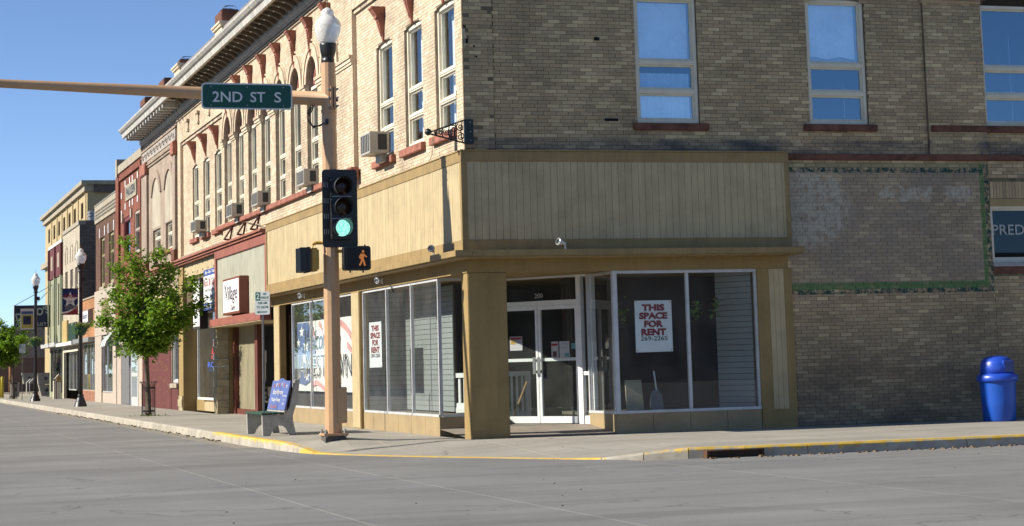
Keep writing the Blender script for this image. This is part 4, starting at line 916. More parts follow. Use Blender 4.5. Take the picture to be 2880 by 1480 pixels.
# ---- lot beyond the row: metal building, dark sheds
T = thing('metal_shed', (-6, 131, 0), 'low grey corrugated metal building closing the far end of the street', 'building')
M_shed = pm('grey_sheet_metal', (0.36,0.33,0.33), 0.6, 0.08, 1, 0.0); M_shed2 = pm('brown_sheet_metal', (0.22,0.15,0.14), 0.7, 0.1, 1, 0.0)
bx('wall', M_shed, T, -6.0, 131, 2.6, 14, 140, 5.0); bx('lower_wall', M_shed2, T, -6.0, 131.01, -0.2, 14, 139.9, 2.59)
for i in range(40): bx('rib', M_shed, T, -5.9+i*0.5, 130.95, 2.6, -5.84+i*0.5, 130.999, 4.98)
bx('dark_opening', M_dark, T, -5.2, 130.97, 0.0, -2.9, 131.005, 2.2)

# ------------------------------------------------------------------ the other side of both streets: out of the picture, but mirrored in the shop glass
for nm, lb, x0_, y0_, x1_, y1_, h_, mm in (('brick_shop_row','long brown brick shop row across the main street, mirrored in the shop glass',-40,-1,-25.5,52,8.2,M_brnb),('brick_shop_row','red brick shop row farther along the far side of the main street',-40,53,-25.5,128,7.4,M_redb),('brick_shop_row','low dark brick block across the side street, behind the viewpoint',-22,-92,60,-78,7.0,M_sdb)):
    T = thing(nm, ((x0_+x1_)/2, (y0_+y1_)/2, 0), lb, 'building', 'shop rows across the streets')
    bx('wall', mm, T, x0_, y0_, -0.3, x1_, y1_, h_); bx('coping', M_cap, T, x0_-0.1, y0_-0.1, h_+0.002, x1_+0.1, y1_+0.1, h_+0.3)
    if x1_ < 0:
        for i in range(int((y1_-y0_)/4)):
            y = y0_+1+i*4; bx('window', M_dark, T, x1_+0.004, y, 4.6, x1_+0.03, y+1.3, 6.6); bx('shop_window', M_dark, T, x1_+0.004, y-0.4, 0.5, x1_+0.03, y+2.6, 2.9)
    else:
        for i in range(18): bx('window', M_dark, T, x0_+2+i*4.4, y1_+0.004, 0.8, x0_+5+i*4.4, y1_+0.03, 3.2)
QX, QY = -2.235, 1.15
# ------------------------------------------------------------------ ground: road slabs, kerb, pavement slabs
def groundmat(name, col, var, worn=0.0, sc=1.0):
    if name in _M: return _M[name]
    m, n, l, b = newmat(name); p = posn(n)
    a = noise(n, l, p, 0.35*sc, 6, 0.6); f = noise(n, l, p, 55, 3, 0.7); g = noise(n, l, p, 240, 2, 0.6)
    c = ramp(n, l, a, [(0.3, tuple(x*(1-var) for x in col)), (0.7, tuple(x*(1+var) for x in col))])
    c = mixc(n, l, c, ramp(n, l, f, [(0.3, 0.86), (0.7, 1.10)]), 1.0, 'MULTIPLY'); c = mixc(n, l, c, ramp(n, l, g, [(0.32, 0.80), (0.68, 1.15)]), 0.7, 'MULTIPLY')
    # tyre-polished and stained streaks running along the street in front
    mp = n.new('ShaderNodeMapping'); mp.inputs['Scale'].default_value = (0.10, 0.9, 1); l.new(p, mp.inputs['Vector'])
    s = noise(n, l, mp.outputs[0], 1.0, 6, 0.6, 0.4)
    c = mixc(n, l, c, ramp(n, l, s, [(0.36, 1-worn), (0.50, 1.0), (0.66, 1+worn*0.5)]), 1.0, 'MULTIPLY')
    sp = ramp(n, l, noise(n, l, p, 3.1, 2, 0.5), [(0.23, 0.75), (0.27, 1.0)]); c = mixc(n, l, c, sp, worn*1.5, 'MULTIPLY')
    wp = n.new('ShaderNodeVectorMath'); wp.operation = 'MULTIPLY_ADD'; tn = n.new('ShaderNodeTexNoise'); tn.inputs['Scale'].default_value = 1.3; tn.inputs['Detail'].default_value = 5; l.new(p, tn.inputs['Vector'])
    l.new(tn.outputs['Color'], wp.inputs[0]); wp.inputs[1].default_value = (1.6,1.6,0); l.new(p, wp.inputs[2])
    vo = n.new('ShaderNodeTexVoronoi'); vo.feature = 'DISTANCE_TO_EDGE'; vo.inputs['Scale'].default_value = 0.22*sc; l.new(wp.outputs[0], vo.inputs['Vector'])
    ck = math_(n, l, 'MULTIPLY', ramp(n, l, vo.outputs['Distance'], [(0.0, 1.0), (0.006, 0.0)]), ramp(n, l, a, [(0.46, 0.0), (0.56, 0.75)]))
    c = mixc(n, l, c, (0.07,0.065,0.06), ck)
    od = ramp(n, l, noise(n, l, p, 0.8, 7, 0.75), [(0.60, 0.0), (0.70, 0.35)]); c = mixc(n, l, c, (0.09,0.085,0.08), od)
    l.new(c, b.inputs['Base Color']); b.inputs['Roughness'].default_value = 0.9; b.inputs['Specular IOR Level'].default_value = 0.2
    bp = n.new('ShaderNodeBump'); bp.inputs['Strength'].default_value = 0.4; bp.inputs['Distance'].default_value = 0.006
    l.new(g, bp.inputs['Height']); l.new(bp.outputs[0], b.inputs['Normal']); _M[name] = m; return m
M_road = groundmat('worn_concrete_road', (0.196,0.193,0.188), 0.14, 0.16)
M_walk = groundmat('concrete_pavement', (0.31,0.29,0.25), 0.13, 0.12, 1.6)
M_joint = pm('sanded_joint', (0.315,0.29,0.24), 0.95, 0.2, 6, 0.2)
ground = setp(MB().face([(-900,-900,-0.42),(900,-900,-0.42),(900,1600,-0.42),(-900,1600,-0.42)]).build('ground', pm('far_ground', (0.22,0.22,0.16), 0.95, 0.2, 0.05)), kind='structure')
road = setp(MB().box(-60,-80,-0.40,40,160,-0.162).build('road', M_joint), kind='structure')
xs = [-60,-30,-16,-10.0,-5.65,-3.5,0.65,5.2,10,20,40]; ys = [-80,-42,-24,-7.6,4,30,70,160]
for i in range(len(xs)-1):
    for j in range(len(ys)-1):
        if xs[i] >= 0.6 and ys[j] >= -8: continue
        if xs[i] == -3.5 and ys[j] > 0: continue
        y1 = ys[j+1]-0.002
        if xs[i] >= 0.6 and ys[j] == -24: y1 = -6.6
        e = 0.011; bx('road_slab', M_road, road, xs[i]+e, ys[j]+0.002, -0.161, xs[i+1]-e, y1, -0.15)
# kerb line: straight up the street, dropped round the corner, straight along the side street
KL = [(-3.05,130,1),(-3.05,60,1)] + [(-3.05,60-k*3.2,1) for k in range(1,17)] + [(-3.05,6.6,1),(-3.03,4.2,1),(-3.0,2.2,1),(-2.94,1.2,0.75),(-2.80,0.2,0.12),(-2.45,-0.75,0.0),(-2.0,-1.75,0.0),(-1.4,-2.9,0.0),(-0.75,-4.0,0.0),(-0.15,-5.0,0.0),(0.35,-5.75,0.12),(0.85,-6.22,0.6),(1.45,-6.52,1),(2.3,-6.68,1),(3.3,-6.73,1),(6.0,-6.75,1),(9.0,-6.75,1),(12,-6.75,1),(18,-6.75,1),(30,-6.75,1)]
def kerbmat():
    m, n, l, b = newmat('painted_kerb'); p = posn(n); s = n.new('ShaderNodeSeparateXYZ'); l.new(p, s.inputs[0])
    base = ramp(n, l, noise(n, l, p, 2.2, 6, 0.65), [(0.32, (0.24,0.215,0.175)), (0.68, (0.42,0.39,0.33))])
    wear = noise(n, l, p, 7.0, 8, 0.75)
    top = ramp(n, l, s.outputs[2], [(0.0, 0.0), (1.0, 1.0)])
    # paint survives on the top edge and flakes off the face
    h = math_(n, l, 'MULTIPLY_ADD', s.outputs[2], 5.5, 0.68, True)
    cov = math_(n, l, 'ADD', math_(n, l, 'MULTIPLY', h, 0.55), wear)
    pk = ramp(n, l, cov, [(0.72, 0.0), (0.86, 1.0)])
    zone = math_(n, l, 'LESS_THAN', s.outputs[1], 9.4)
    low = math_(n, l, 'MULTIPLY', math_(n, l, 'LESS_THAN', s.outputs[1], 0.9), math_(n, l, 'LESS_THAN', s.outputs[0], 0.4))
    pk = math_(n, l, 'MULTIPLY', math_(n, l, 'MAXIMUM', pk, math_(n, l, 'MULTIPLY', low, ramp(n, l, wear, [(0.36, 0.2), (0.5, 1.0)]))), zone)
    c = mixc(n, l, base, ramp(n, l, noise(n, l, p, 4, 4), [(0.3, (0.46,0.28,0.035)), (0.7, (0.62,0.42,0.06))]), pk)
    l.new(c, b.inputs['Base Color']); b.inputs['Roughness'].default_value = 0.85
    bp = n.new('ShaderNodeBump'); bp.inputs['Strength'].default_value = 0.6; bp.inputs['Distance'].default_value = 0.012; l.new(wear, bp.inputs['Height']); l.new(bp.outputs[0], b.inputs['Normal']); return m
M_kerb = kerbmat()
kerb = setp(MB().face([(-3.0,0,-0.2),(-2.9,0,-0.2),(-2.9,0.1,-0.2)]).build('kerb', M_kerb), kind='structure')
for i in range(len(KL)-1):
    (xa,ya,ha),(xb,yb,hb) = KL[i], KL[i+1]
    if i > 0: px_, py_ = KL[i-1][:2]
    else: px_, py_ = xa, ya+1
    def nrm(k):
        a = KL[max(0,k-1)]; c = KL[min(len(KL)-1,k+1)]; d = Vector((c[0]-a[0], c[1]-a[1])).normalized(); return Vector((-d.y, d.x))
    na, nb = nrm(i), nrm(i+1); g = 0.006; d = (Vector((xb,yb))-Vector((xa,ya))); L_ = d.length; d /= L_
    A = Vector((xa,ya))+d*g; B = Vector((xb,yb))-d*g
    za, zb = -0.15+0.15*ha+0.008, -0.15+0.15*hb+0.008
    def sec(Pt, nn, zt): return [(Pt.x-0.03*nn.x, Pt.y-0.03*nn.y, -0.20), (Pt.x-0.02*nn.x, Pt.y-0.02*nn.y, max(-0.149, zt-0.03)), (Pt.x+0.008*nn.x, Pt.y+0.008*nn.y, zt), (Pt.x+0.15*nn.x, Pt.y+0.15*nn.y, zt), (Pt.x+0.15*nn.x, Pt.y+0.15*nn.y, -0.20)]
    SA, SB = sec(A, na, za), sec(B, nb, zb); b = MB()
    for k in range(4): b.face([SA[k], SB[k], SB[k+1], SA[k+1]])
    b.face(SA); b.face(SB[::-1]); b.build('kerb_stone', M_kerb, kerb)
bx('drain_inlet', pm('drain_brown', (0.05,0.032,0.018), 0.9), kerb, 1.70, -6.72, -0.145, 2.55, -6.60, -0.055); b = MB(); b.box(1.66,-6.735,-0.055,2.59,-6.60,-0.035).box(1.66,-6.735,-0.149,1.70,-6.60,-0.056).box(2.55,-6.735,-0.149,2.59,-6.60,-0.056); b.build('drain_frame', pm('rust_brown', (0.13,0.06,0.03), 0.9, 0.3, 6), kerb)
# pavement slabs: a grid clipped to the kerb's inner edge, dipping to the dropped kerb
inner = []
for k in range(len(KL)):
    a = KL[max(0,k-1)]; c = KL[min(len(KL)-1,k+1)]; d = Vector((c[0]-a[0], c[1]-a[1])).normalized(); nn = Vector((-d.y, d.x))
    inner.append(Vector(KL[k][:2])+nn*0.155)
def kz(x, y):
    best = 9; h = 1
    for k in range(17, len(KL)-1):
        a, c = inner[k], inner[k+1]; ab = c-a; t = max(0, min(1, (Vector((x,y))-a).dot(ab)/ab.length_squared)); dd = (a+ab*t-Vector((x,y))).length
        if dd < best: best = dd; h = KL[k][2]+(KL[k+1][2]-KL[k][2])*t
    f = max(0, 1-best/1.9); d2 = ((x-QX)**2+(y-QY)**2)/0.85**2; return -0.15*(1-h)*f + 0.105*math.exp(-d2)*min(1.0, best/0.55)
pav = setp(MB().box(-2.85,-6.0,-0.39,-2.8,-5.9,-0.30).build('pavement', M_joint), kind='structure')
q = MB()
poly = [(p.x,p.y,-0.17) for p in inner]; 
q.face(poly+[(30,130,-0.17)]); q.build('pavement_bed', M_joint, pav)
def clip(poly):
    for k in range(len(inner)-1):
        a, c = inner[k], inner[k+1]; d = c-a; nn = Vector((-d.y, d.x)); out = []
        if abs(d.x) < 1e-6 and k > 0 and abs(inner[k].x-inner[k-1].x) < 1e-6: continue
        for i in range(len(poly)):
            p, q_ = Vector(poly[i]), Vector(poly[(i+1) % len(poly)]); sp, sq = (p-a).dot(nn), (q_-a).dot(nn)
            if sp >= 0: out.append(tuple(p))
            if sp*sq < 0: out.append(tuple(p+(q_-p)*(sp/(sp-sq))))
        poly = out
        if len(poly) < 3: return []
    return poly
def slab(x0, x1, y0, y1):
    e = 0.007; P = clip([(x0+e,y0+e),(x1-e,y0+e),(x1-e,y1-e),(x0+e,y1-e)])
    if len(P) < 3: return
    top = [(x,y,kz(x,y)) for x, y in P]; k = len(top); b = MB(); fine = x0 < 3.2 and y1 < 5.0
    if fine:                                              # the crowned slabs round the pole foot follow the slope closely
        c_ = MB(); n = 10
        for i in range(n):
            for j in range(n):
                xa, xb, ya, yb = [q0+e+(q1-q0-2*e)*t/n for q0, q1, t in ((x0,x1,i),(x0,x1,i+1),(y0,y1,j),(y0,y1,j+1))]
                Q = clip([(xa,ya),(xb,ya),(xb,yb),(xa,yb)])
                if len(Q) >= 3: c_.face([(x,y,kz(x,y)) for x, y in Q])
        me = c_.mesh('pavement_slab', M_walk); bm = bmesh.new(); bm.from_mesh(me); bmesh.ops.remove_doubles(bm, verts=bm.verts, dist=1e-4)
        bnd = [ed for ed in bm.edges if len(ed.link_faces) == 1]; ex = bmesh.ops.extrude_edge_only(bm, edges=bnd)
        for v_ in [g for g in ex['geom'] if isinstance(g, bmesh.types.BMVert)]: v_.co.z = -0.2
        for f_ in bm.faces: f_.smooth = False
        bm.to_mesh(me); bm.free(); link('pavement_slab', me, pav); return
    b.face(top)
    for i in range(k): j = (i+1) % k; b.face([top[i], (top[i][0],top[i][1],-0.2), (top[j][0],top[j][1],-0.2), top[j]])
    b.build('pavement_slab', M_walk, pav)
gx = [-3.0,-1.5,0.0]; gy = [-7.0,-5.4,-3.8,-2.2,-1.1,0.0]
for i in range(2):
    for j in range(len(gy)-1): slab(gx[i], gx[i+1], gy[j], gy[j+1])
    for j in range(62): slab(gx[i], gx[i+1], j*1.5, j*1.5+1.5)
for i in range(16):
    for j in range(len(gy)-1): slab(i*1.5, i*1.5+1.5, gy[j], gy[j+1])
slab(0.0, 1.7, 15.9, 18.5)
bx('entry_slab', M_walk, pav, 0.001, 18.5, -0.2, 2.2, 27.0, 0.0); bx('lot', M_walk, pav, -2.85, 93.01, -0.2, 20, 128, -0.02)
# litter, stains along the gutter: small stones and leaves
b = MB()
for i in range(420):
    y = random.uniform(8, 45) if random.random() < 0.55 else None
    if y: x = -3.10-abs(random.gauss(0,0.10)); 
    else: x, y = random.uniform(1.6,12), -6.80-abs(random.gauss(0,0.12))
    s = random.uniform(0.008,0.028); b.box(x-s,y-s,-0.15,x+s*random.uniform(0.4,1.4),y+s*random.uniform(0.5,2),-0.15+s*random.uniform(0.3,1))
setp(b.build('gutter_grit', pm('grit_brown', (0.24,0.16,0.09), 0.95, 0.4, 20)), kind='stuff')
b = MB()
for i in range(70):
    x, y = random.uniform(-12,10), random.uniform(-22,-7.2); s = random.uniform(0.004,0.009); b.box(x-s,y-s,-0.15,x+s,y+s,-0.15+s)
setp(b.build('road_grit', pm('grit_dark', (0.10,0.09,0.08), 0.95, 0.4, 20)), kind='stuff')
# ------------------------------------------------------------------ signal pole
M_pole = pm('peach_tan_paint', (0.70,0.43,0.235), 0.5, 0.07, 1.5, 0.06, coat=0.15, streak=0.05)
M_foot = pm('pole_footing', (0.33,0.31,0.27), 0.9, 0.15, 4, 0.3)
M_yb = pm('ochre_signal_paint', (0.55,0.33,0.06), 0.45, 0.06, 3)
M_sig = pm('signal_black', (0.022,0.022,0.023), 0.42, 0.15, 4, 0.03, spec=0.5); M_vis = pm('visor_black', (0.055,0.057,0.06), 0.45, 0.15, 4, 0.0, spec=0.7)
QX, QY = -2.235, 1.15
SPL = thing('signal_pole', (QX, QY, 0), 'tall peach tan signal pole with a long mast arm and glass lamp on top', 'signal pole')
MB().box(QX-0.19,QY-0.19,-0.1,QX+0.19,QY+0.19,0.122).build('plate_gap_block', pm('plate_gap_dark', (0.13,0.12,0.105), 0.95, 0.2, 6, 0.3), SPL)  # block coloured dark to stand for the shaded gap under the base plate
b = MB(); b.box(QX-0.225,QY-0.225,0.125,QX+0.225,QY+0.225,0.165).build('base_plate', M_pole, SPL, bevel=0.008)
for sx in (-1,1):
    for sy in (-1,1): MB().lathe([(0.018,0.09),(0.018,0.235)], QX+sx*0.175, QY+sy*0.175, 8).lathe([(0.035,0.165),(0.035,0.205)], QX+sx*0.175, QY+sy*0.175, 6).lathe([(0.035,0.105),(0.035,0.124)], QX+sx*0.175, QY+sy*0.175, 6).build('anchor_bolt', M_steel, SPL)
MB().tube([(QX,QY,0.16),(QX,QY,5.98)], 0.152, 12, 0.133, phase=0.25).build('shaft', M_pole, SPL)
MB().lathe([(0.142,5.96),(0.148,5.98),(0.148,6.0),(0.138,6.02),(0.134,6.86),(0.134,6.88),(0.11,6.885)], QX, QY, 14).build('sleeve', M_pole, SPL, smooth=False)
MB().box(QX+0.03,QY-0.155,0.34,QX+0.22,QY-0.02,0.98).build('hand_hole_cover', M_pole, SPL, bevel=0.012)
def armz(x): return 6.215+(QX-x)*0.034
AR = MB().tube([(QX-0.02,QY,armz(QX)),(-4.6,QY,armz(-4.6)),(-7.9,QY,armz(-7.9)),(-12.5,QY,armz(-12.5))], [0.132,0.112,0.078,0.055], 20).build('mast_arm', M_pole, SPL, smooth=True)
cl = MB().box(QX+0.0,QY-0.175,6.02,QX+0.04,QY-0.10,6.44).box(QX+0.06,QY-0.175,6.02,QX+0.10,QY-0.10,6.44).box(QX-0.02,QY-0.165,6.02,QX+0.12,QY-0.12,6.045).build('arm_clamp', M_pole, SPL, bevel=0.006)
for z in (6.07,6.22,6.38):
    for dx in (-0.03,0.125): MB().tube([(QX+dx,QY-0.20,z),(QX+dx,QY-0.08,z)], 0.022, 6).build('clamp_bolt', M_steel, SPL)
MB().lathe([(0.10,6.86),(0.115,6.90),(0.118,6.95),(0.10,6.97),(0.118,7.0),(0.145,7.10),(0.152,7.2),(0.158,7.24),(0.13,7.25)], QX, QY, 20).build('lamp_fitter', M_black, SPL, smooth=True)
def lampglass():
    m, n, l, b = newmat('prismatic_globe'); p = posn(n); s = n.new('ShaderNodeTexCoord')
    b.inputs['Base Color'].default_value = (0.86,0.87,0.86,1); b.inputs['Roughness'].default_value = 0.16
    b.inputs['Transmission Weight'].default_value = 0.45; b.inputs['IOR'].default_value = 1.3; b.inputs['Specular IOR Level'].default_value = 0.6
    bp = n.new('ShaderNodeBump'); bp.inputs['Strength'].default_value = 0.18; bp.inputs['Distance'].default_value = 0.01
    wv = n.new('ShaderNodeTexWave'); wv.inputs['Scale'].default_value = 9; wv.bands_direction = 'Z'; l.new(p, wv.inputs['Vector']); l.new(wv.outputs['Fac'], bp.inputs['Height']); l.new(bp.outputs[0], b.inputs['Normal']); return m
M_globe = lampglass(); M_clear = glass('clear_lamp_top', (0.90,0.91,0.93), 0.12)
def globe(par, cx, cy, z0, s=1.0, nm='lamp_globe'):
    a = MB().lathe([(0.10*s,z0),(0.135*s,z0+0.02*s),(0.18*s,z0+0.09*s),(0.225*s,z0+0.20*s),(0.243*s,z0+0.31*s),(0.243*s,z0+0.34*s)], cx, cy, 24, cap=False).build(nm, M_globe, par, smooth=True)
    MB().lathe([(0.245*s,z0+0.342*s),(0.235*s,z0+0.40*s),(0.20*s,z0+0.46*s),(0.15*s,z0+0.51*s),(0.125*s,z0+0.535*s),(0.115*s,z0+0.56*s),(0.122*s,z0+0.60*s),(0.10*s,z0+0.64*s),(0.05*s,z0+0.675*s),(0.02*s,z0+0.69*s)], cx, cy, 24, cap=False).build('lamp_cap', M_globe, par, smooth=True)
    MB().lathe([(0.02*s,z0+0.685*s),(0.012*s,z0+0.72*s),(0.025*s,z0+0.74*s),(0.008*s,z0+0.77*s),(0.002,z0+0.90*s)], cx, cy, 8).build('finial', pm('brass', (0.25,0.18,0.08), 0.4, metal=0.8), par)
globe(SPL, QX, QY, 7.23)
b = MB()
for k in range(3): b.tube([(QX-0.35+0.03*k,QY-0.10,6.09),(QX-0.42+0.02*k,QY-0.11,5.95-0.02*k),(QX-0.42+0.03*k,QY-0.12,5.80-0.03*k),(QX-0.33,QY-0.13,5.70-0.02*k),(QX-0.2,QY-0.135,5.70+0.01*k),(QX-0.09,QY-0.13,5.77)], 0.012, 6)
b.build('cable_loop', M_black, SPL, smooth=True)
bx('cable_gland', M_black, SPL, QX-0.10, QY-0.17, 5.73, QX-0.05, QY-0.10, 5.83); bx('photocell', M_black, SPL, QX+0.13, QY-0.03, 6.17, QX+0.17, QY+0.03, 6.23)
# ---- three-section signal
SX, SY = -2.10, 0.86
TS = thing('traffic_signal', (SX, SY, 3.5), 'black three-section traffic light on the pole, its green lit', 'traffic light')
zt, zb_ = 4.87, 3.505
def rrect(x0, x1, z0, z1, r, n=4):
    P = []
    for cx, cz, t0 in ((x1-r,z1-r,0),(x0+r,z1-r,PI/2),(x0+r,z0+r,PI),(x1-r,z0+r,1.5*PI)):
        P += [(cx+r*math.cos(t0+PI/2*i/n), cz+r*math.sin(t0+PI/2*i/n)) for i in range(n+1)]
    return P
BP = MB().prism([(x,SY+0.10,z) for x, z in rrect(SX-0.325,SX+0.325,zb_-0.02,zt+0.03,0.06)], (0,0.012,0)).build('backplate', M_sig, TS)
M_gl = pm('slot_glint', (0.5,0.5,0.5), 0.5)  # pale grey bars paint the glint at the louver slots
for z in (4.62,4.33,4.05,3.77):
    for k in range(3): bx('louver_slot', M_gl, BP, SX-0.295+k*0.035, SY+0.093, z-0.045, SX-0.286+k*0.035, SY+0.099, z+0.045)
MB().box(SX-0.185,SY-0.05,zb_+0.12,SX+0.185,SY+0.099,zt-0.11).box(SX-0.185,SY+0.113,zb_+0.12,SX+0.185,SY+0.20,zt-0.11).build('housing', M_sig, TS, bevel=0.01)
lz = [4.575,4.20,3.825]
M_lr = flat('red_lens_off', (0.045,0.010,0.010), 0.25, 0.5); M_la = flat('amber_lens_off', (0.065,0.032,0.010), 0.25, 0.5)
def ledmat():
    m, n, l, b = newmat('green_lens_lit'); p = posn(n); v = n.new('ShaderNodeTexVoronoi'); v.inputs['Scale'].default_value = 55; l.new(p, v.inputs['Vector'])
    c = ramp(n, l, v.outputs['Distance'], [(0.2, (0.62,1.0,0.86)), (0.7, (0.10,0.72,0.58))]); l.new(c, b.inputs['Emission Color']); b.inputs['Emission Strength'].default_value = 0.62
    b.inputs['Base Color'].default_value = (0.02,0.1,0.08,1); b.inputs['Roughness'].default_value = 0.3; return m
M_lg = ledmat()
for z, mm, lb in zip(lz, (M_lr, M_la, M_lg), ('unlit red lens', 'unlit amber lens', 'lit green lens')):
    DM = MB()
    pr = [(0.0,-0.105),(0.06,-0.10),(0.11,-0.085),(0.15,-0.055)]
    b = MB()
    for i in range(3):
        (ra,ya),(rb,yb) = pr[i], pr[i+1]; n = 22
        for k in range(n):
            t0, t1 = 2*PI*k/n, 2*PI*(k+1)/n
            b.face([(SX+ra*math.cos(t0),SY+ya,z+ra*math.sin(t0)),(SX+ra*math.cos(t1),SY+ya,z+ra*math.sin(t1)),(SX+rb*math.cos(t1),SY+yb,z+rb*math.sin(t1)),(SX+rb*math.cos(t0),SY+yb,z+rb*math.sin(t0))])
    b.build('lens', mm, TS, smooth=True, label=lb)
    b = MB(); n = 30; t_a, t_b = -PI*0.30, PI*1.30        # tunnel visor, open underneath
    for k in range(n):
        t0, t1 = t_a+(t_b-t_a)*k/n, t_a+(t_b-t_a)*(k+1)/n
        def L_(t): return 0.30*(0.62+0.38*max(0,math.sin(t))) if True else 0
        for ra in (0.163,0.157): b.face([(SX+ra*math.cos(t0),SY-0.05,z+ra*math.sin(t0)),(SX+ra*math.cos(t1),SY-0.05,z+ra*math.sin(t1)),(SX+ra*math.cos(t1),SY-0.05-L_(t1),z+ra*math.sin(t1)),(SX+ra*math.cos(t0),SY-0.05-L_(t0),z+ra*math.sin(t0))])
    b.build('visor', M_vis, TS)
b = MB(); 
for z in (4.40,4.0): b.box(SX-0.185,SY-0.056,z-0.01,SX+0.185,SY-0.0505,z+0.004)
for z in (4.70,4.44,4.34,4.08,3.96,3.70): b.lathe([(0.012,0),(0.012,0.01)], 0, 0, 6); k = 12; pts = b.v[-k:]; b.v[-k:] = [(SX-0.195+p[0], SY-0.05-p[2], z+p[1]) for p in pts]
b.build('latch', M_steel, TS)
MB().box(SX-0.06,SY+0.201,3.62,SX+0.02,QY-0.10,3.72).box(SX-0.06,SY+0.201,4.6,SX+0.02,QY-0.10,4.7).build('bracket', M_yb, TS)
# ---- pedestrian signals
PS = thing('pedestrian_signal', (-1.82, 0.9, 3.05), 'black pedestrian signal showing an orange walking figure', 'pedestrian signal')
MB().prism([(x,0.82,z) for x, z in rrect(-2.07,-1.575,3.06,3.50,0.05)], (0,0.19,0)).build('housing', M_sig, PS)
MB().prism([(x,0.80,z) for x, z in rrect(-2.03,-1.615,3.10,3.46,0.03)], (0,0.019,0)).build('face', flat('signal_face', (0.010,0.009,0.009), 0.35), PS)
b = MB(); 
for x in (-1.94,-1.70): b.box(x-0.012,0.9,3.02,x+0.012,0.93,3.059); b.box(x-0.012+0.04,0.9,3.501,x+0.012+0.04,0.93,3.53)
b.build('hinge_lug', M_sig, PS); MB().tube([(-1.95,0.95,3.45),(-2.02,1.0,3.42),(QX+0.10,QY-0.05,3.42)], 0.03, 8).build('bracket', M_yb, PS)
M_walkman = emis('orange_led', (1.0,0.34,0.07), 0.34)
fx, fz = -1.735, 3.27
def limb(pts, r):
    b = MB()
    for i in range(len(pts)-1):
        a, c = Vector((pts[i][0],0,pts[i][1])), Vector((pts[i+1][0],0,pts[i+1][1])); d = (c-a).normalized(); nn = Vector((-d.z,0,d.x))
        r0_, r1_ = (r[i], r[i+1]) if hasattr(r, '__len__') else (r, r)
        b.face([tuple(Vector((fx,0.797,fz))+q_) for q_ in (a-nn*r0_, c-nn*r1_, c+nn*r1_, a+nn*r0_)])
    return b
WF = MB()
for pts, rr_ in (([(0.0,0.085),(-0.005,0.0)],[0.038,0.028]), ([(-0.005,0.01),(-0.02,-0.06),(-0.055,-0.125)],0.017), ([(0.0,0.01),(0.025,-0.06),(0.045,-0.13)],0.017), ([(-0.02,0.085),(-0.055,0.03),(-0.035,-0.01)],0.012), ([(0.02,0.085),(0.05,0.05),(0.08,0.025)],0.012)):
    q = limb(pts, rr_); k = len(WF.v); WF.v += q.v; WF.f += [tuple(i+k for i in f) for f in q.f]
WF.face([(fx+0.012+0.024*math.cos(2*PI*i/10), 0.797, fz+0.125+0.026*math.sin(2*PI*i/10)) for i in range(10)]); WF.build('walking_figure', M_walkman, PS)
b = MB()
for i in range(22): b.prism([(-2.03+i*0.019,0.7985,3.105),(-2.026+i*0.019,0.7985,3.105),(-2.026+i*0.019,0.7985,3.455),(-2.03+i*0.019,0.7985,3.455)], (0,-0.004,0)); 
for i in range(18): b.box(-2.028,0.7945,3.11+i*0.0195,-1.617,0.7935,3.114+i*0.0195)
b.build('visor_grid', M_sig, PS)
P2 = thing('pedestrian_signal', (-2.68, 1.1, 3.03), 'ochre-backed pedestrian signal seen edge on, facing up the street', 'pedestrian signal')
b = MB(); b.box(-2.66,0.93,3.06,-2.50,1.33,3.48).build('housing', M_yb, P2, bevel=0.03); MB().box(-2.72,0.91,3.04,-2.661,1.35,3.50).build('door_frame', M_sig, P2, bevel=0.012)
GV = MB()
for i in range(24): GV.box(-2.85,0.935,3.06+i*0.018,-2.721,1.325,3.068+i*0.018)
for i in range(2): GV.box(-2.852,0.925+i*0.40,3.05,-2.72,0.933+i*0.40,3.49)
GV.build('visor_grid', M_sig, P2); MB().tube([(-2.58,1.13,3.48),(-2.58,1.13,3.555),(-2.50,1.13,3.58),(QX-0.1,1.13,3.58)], 0.032, 8).build('bracket', M_yb, P2, smooth=True)
# ---- street name sign on the arm
M_sgn = pm('sign_green', (0.006,0.10,0.075), 0.45, 0.05, 2, 0.0, spec=0.4); M_refl = pm('reflective_white', (0.85,0.90,0.90), 0.5, 0.04, 2, 0.0); M_back = M_steel
SS = thing('street_name_sign', (-3.78, 0.98, 6.0), 'green street name sign 2ND ST S hung on the mast arm', 'street sign')
sx0, sx1, sz0, sz1 = -4.60, -2.945, 5.985, 6.46
sh = 0.0
MB().prism([(x,0.985,z) for x, z in rrect(sx0,sx1,sz0,sz1,0.07,5)], (0,0.006,0)).build('plate', M_refl, SS); MB().prism([(x,0.980,z) for x, z in rrect(sx0+0.028,sx1-0.028,sz0+0.028,sz1-0.028,0.055,5)], (0,0.0045,0)).build('green_field', M_sgn, SS)
[text(SS, s_, (x_, 0.979, (sz0+sz1)/2-0.012), (1,0,0), (0,0,1), 0.19, M_refl, w_, bold=0.012, eps=0.002) for s_, x_, w_ in (('2ND',-4.13,0.54),('ST',-3.58,0.27),('S',-3.215,0.125))]
b = MB()
for x in (sx0+0.17,(sx0+sx1)/2,sx1-0.17):
    for z in (sz0+0.07,sz1-0.07): b.tube([(x,0.974,z),(x,0.981,z)], 0.014, 6)
b.build('rivet', M_steel, SS); MB().box(-4.2,0.991,6.15,-4.15,1.10,6.42).box(-3.4,0.991,6.12,-3.35,1.10,6.40).build('hanger', M_steel, SS)
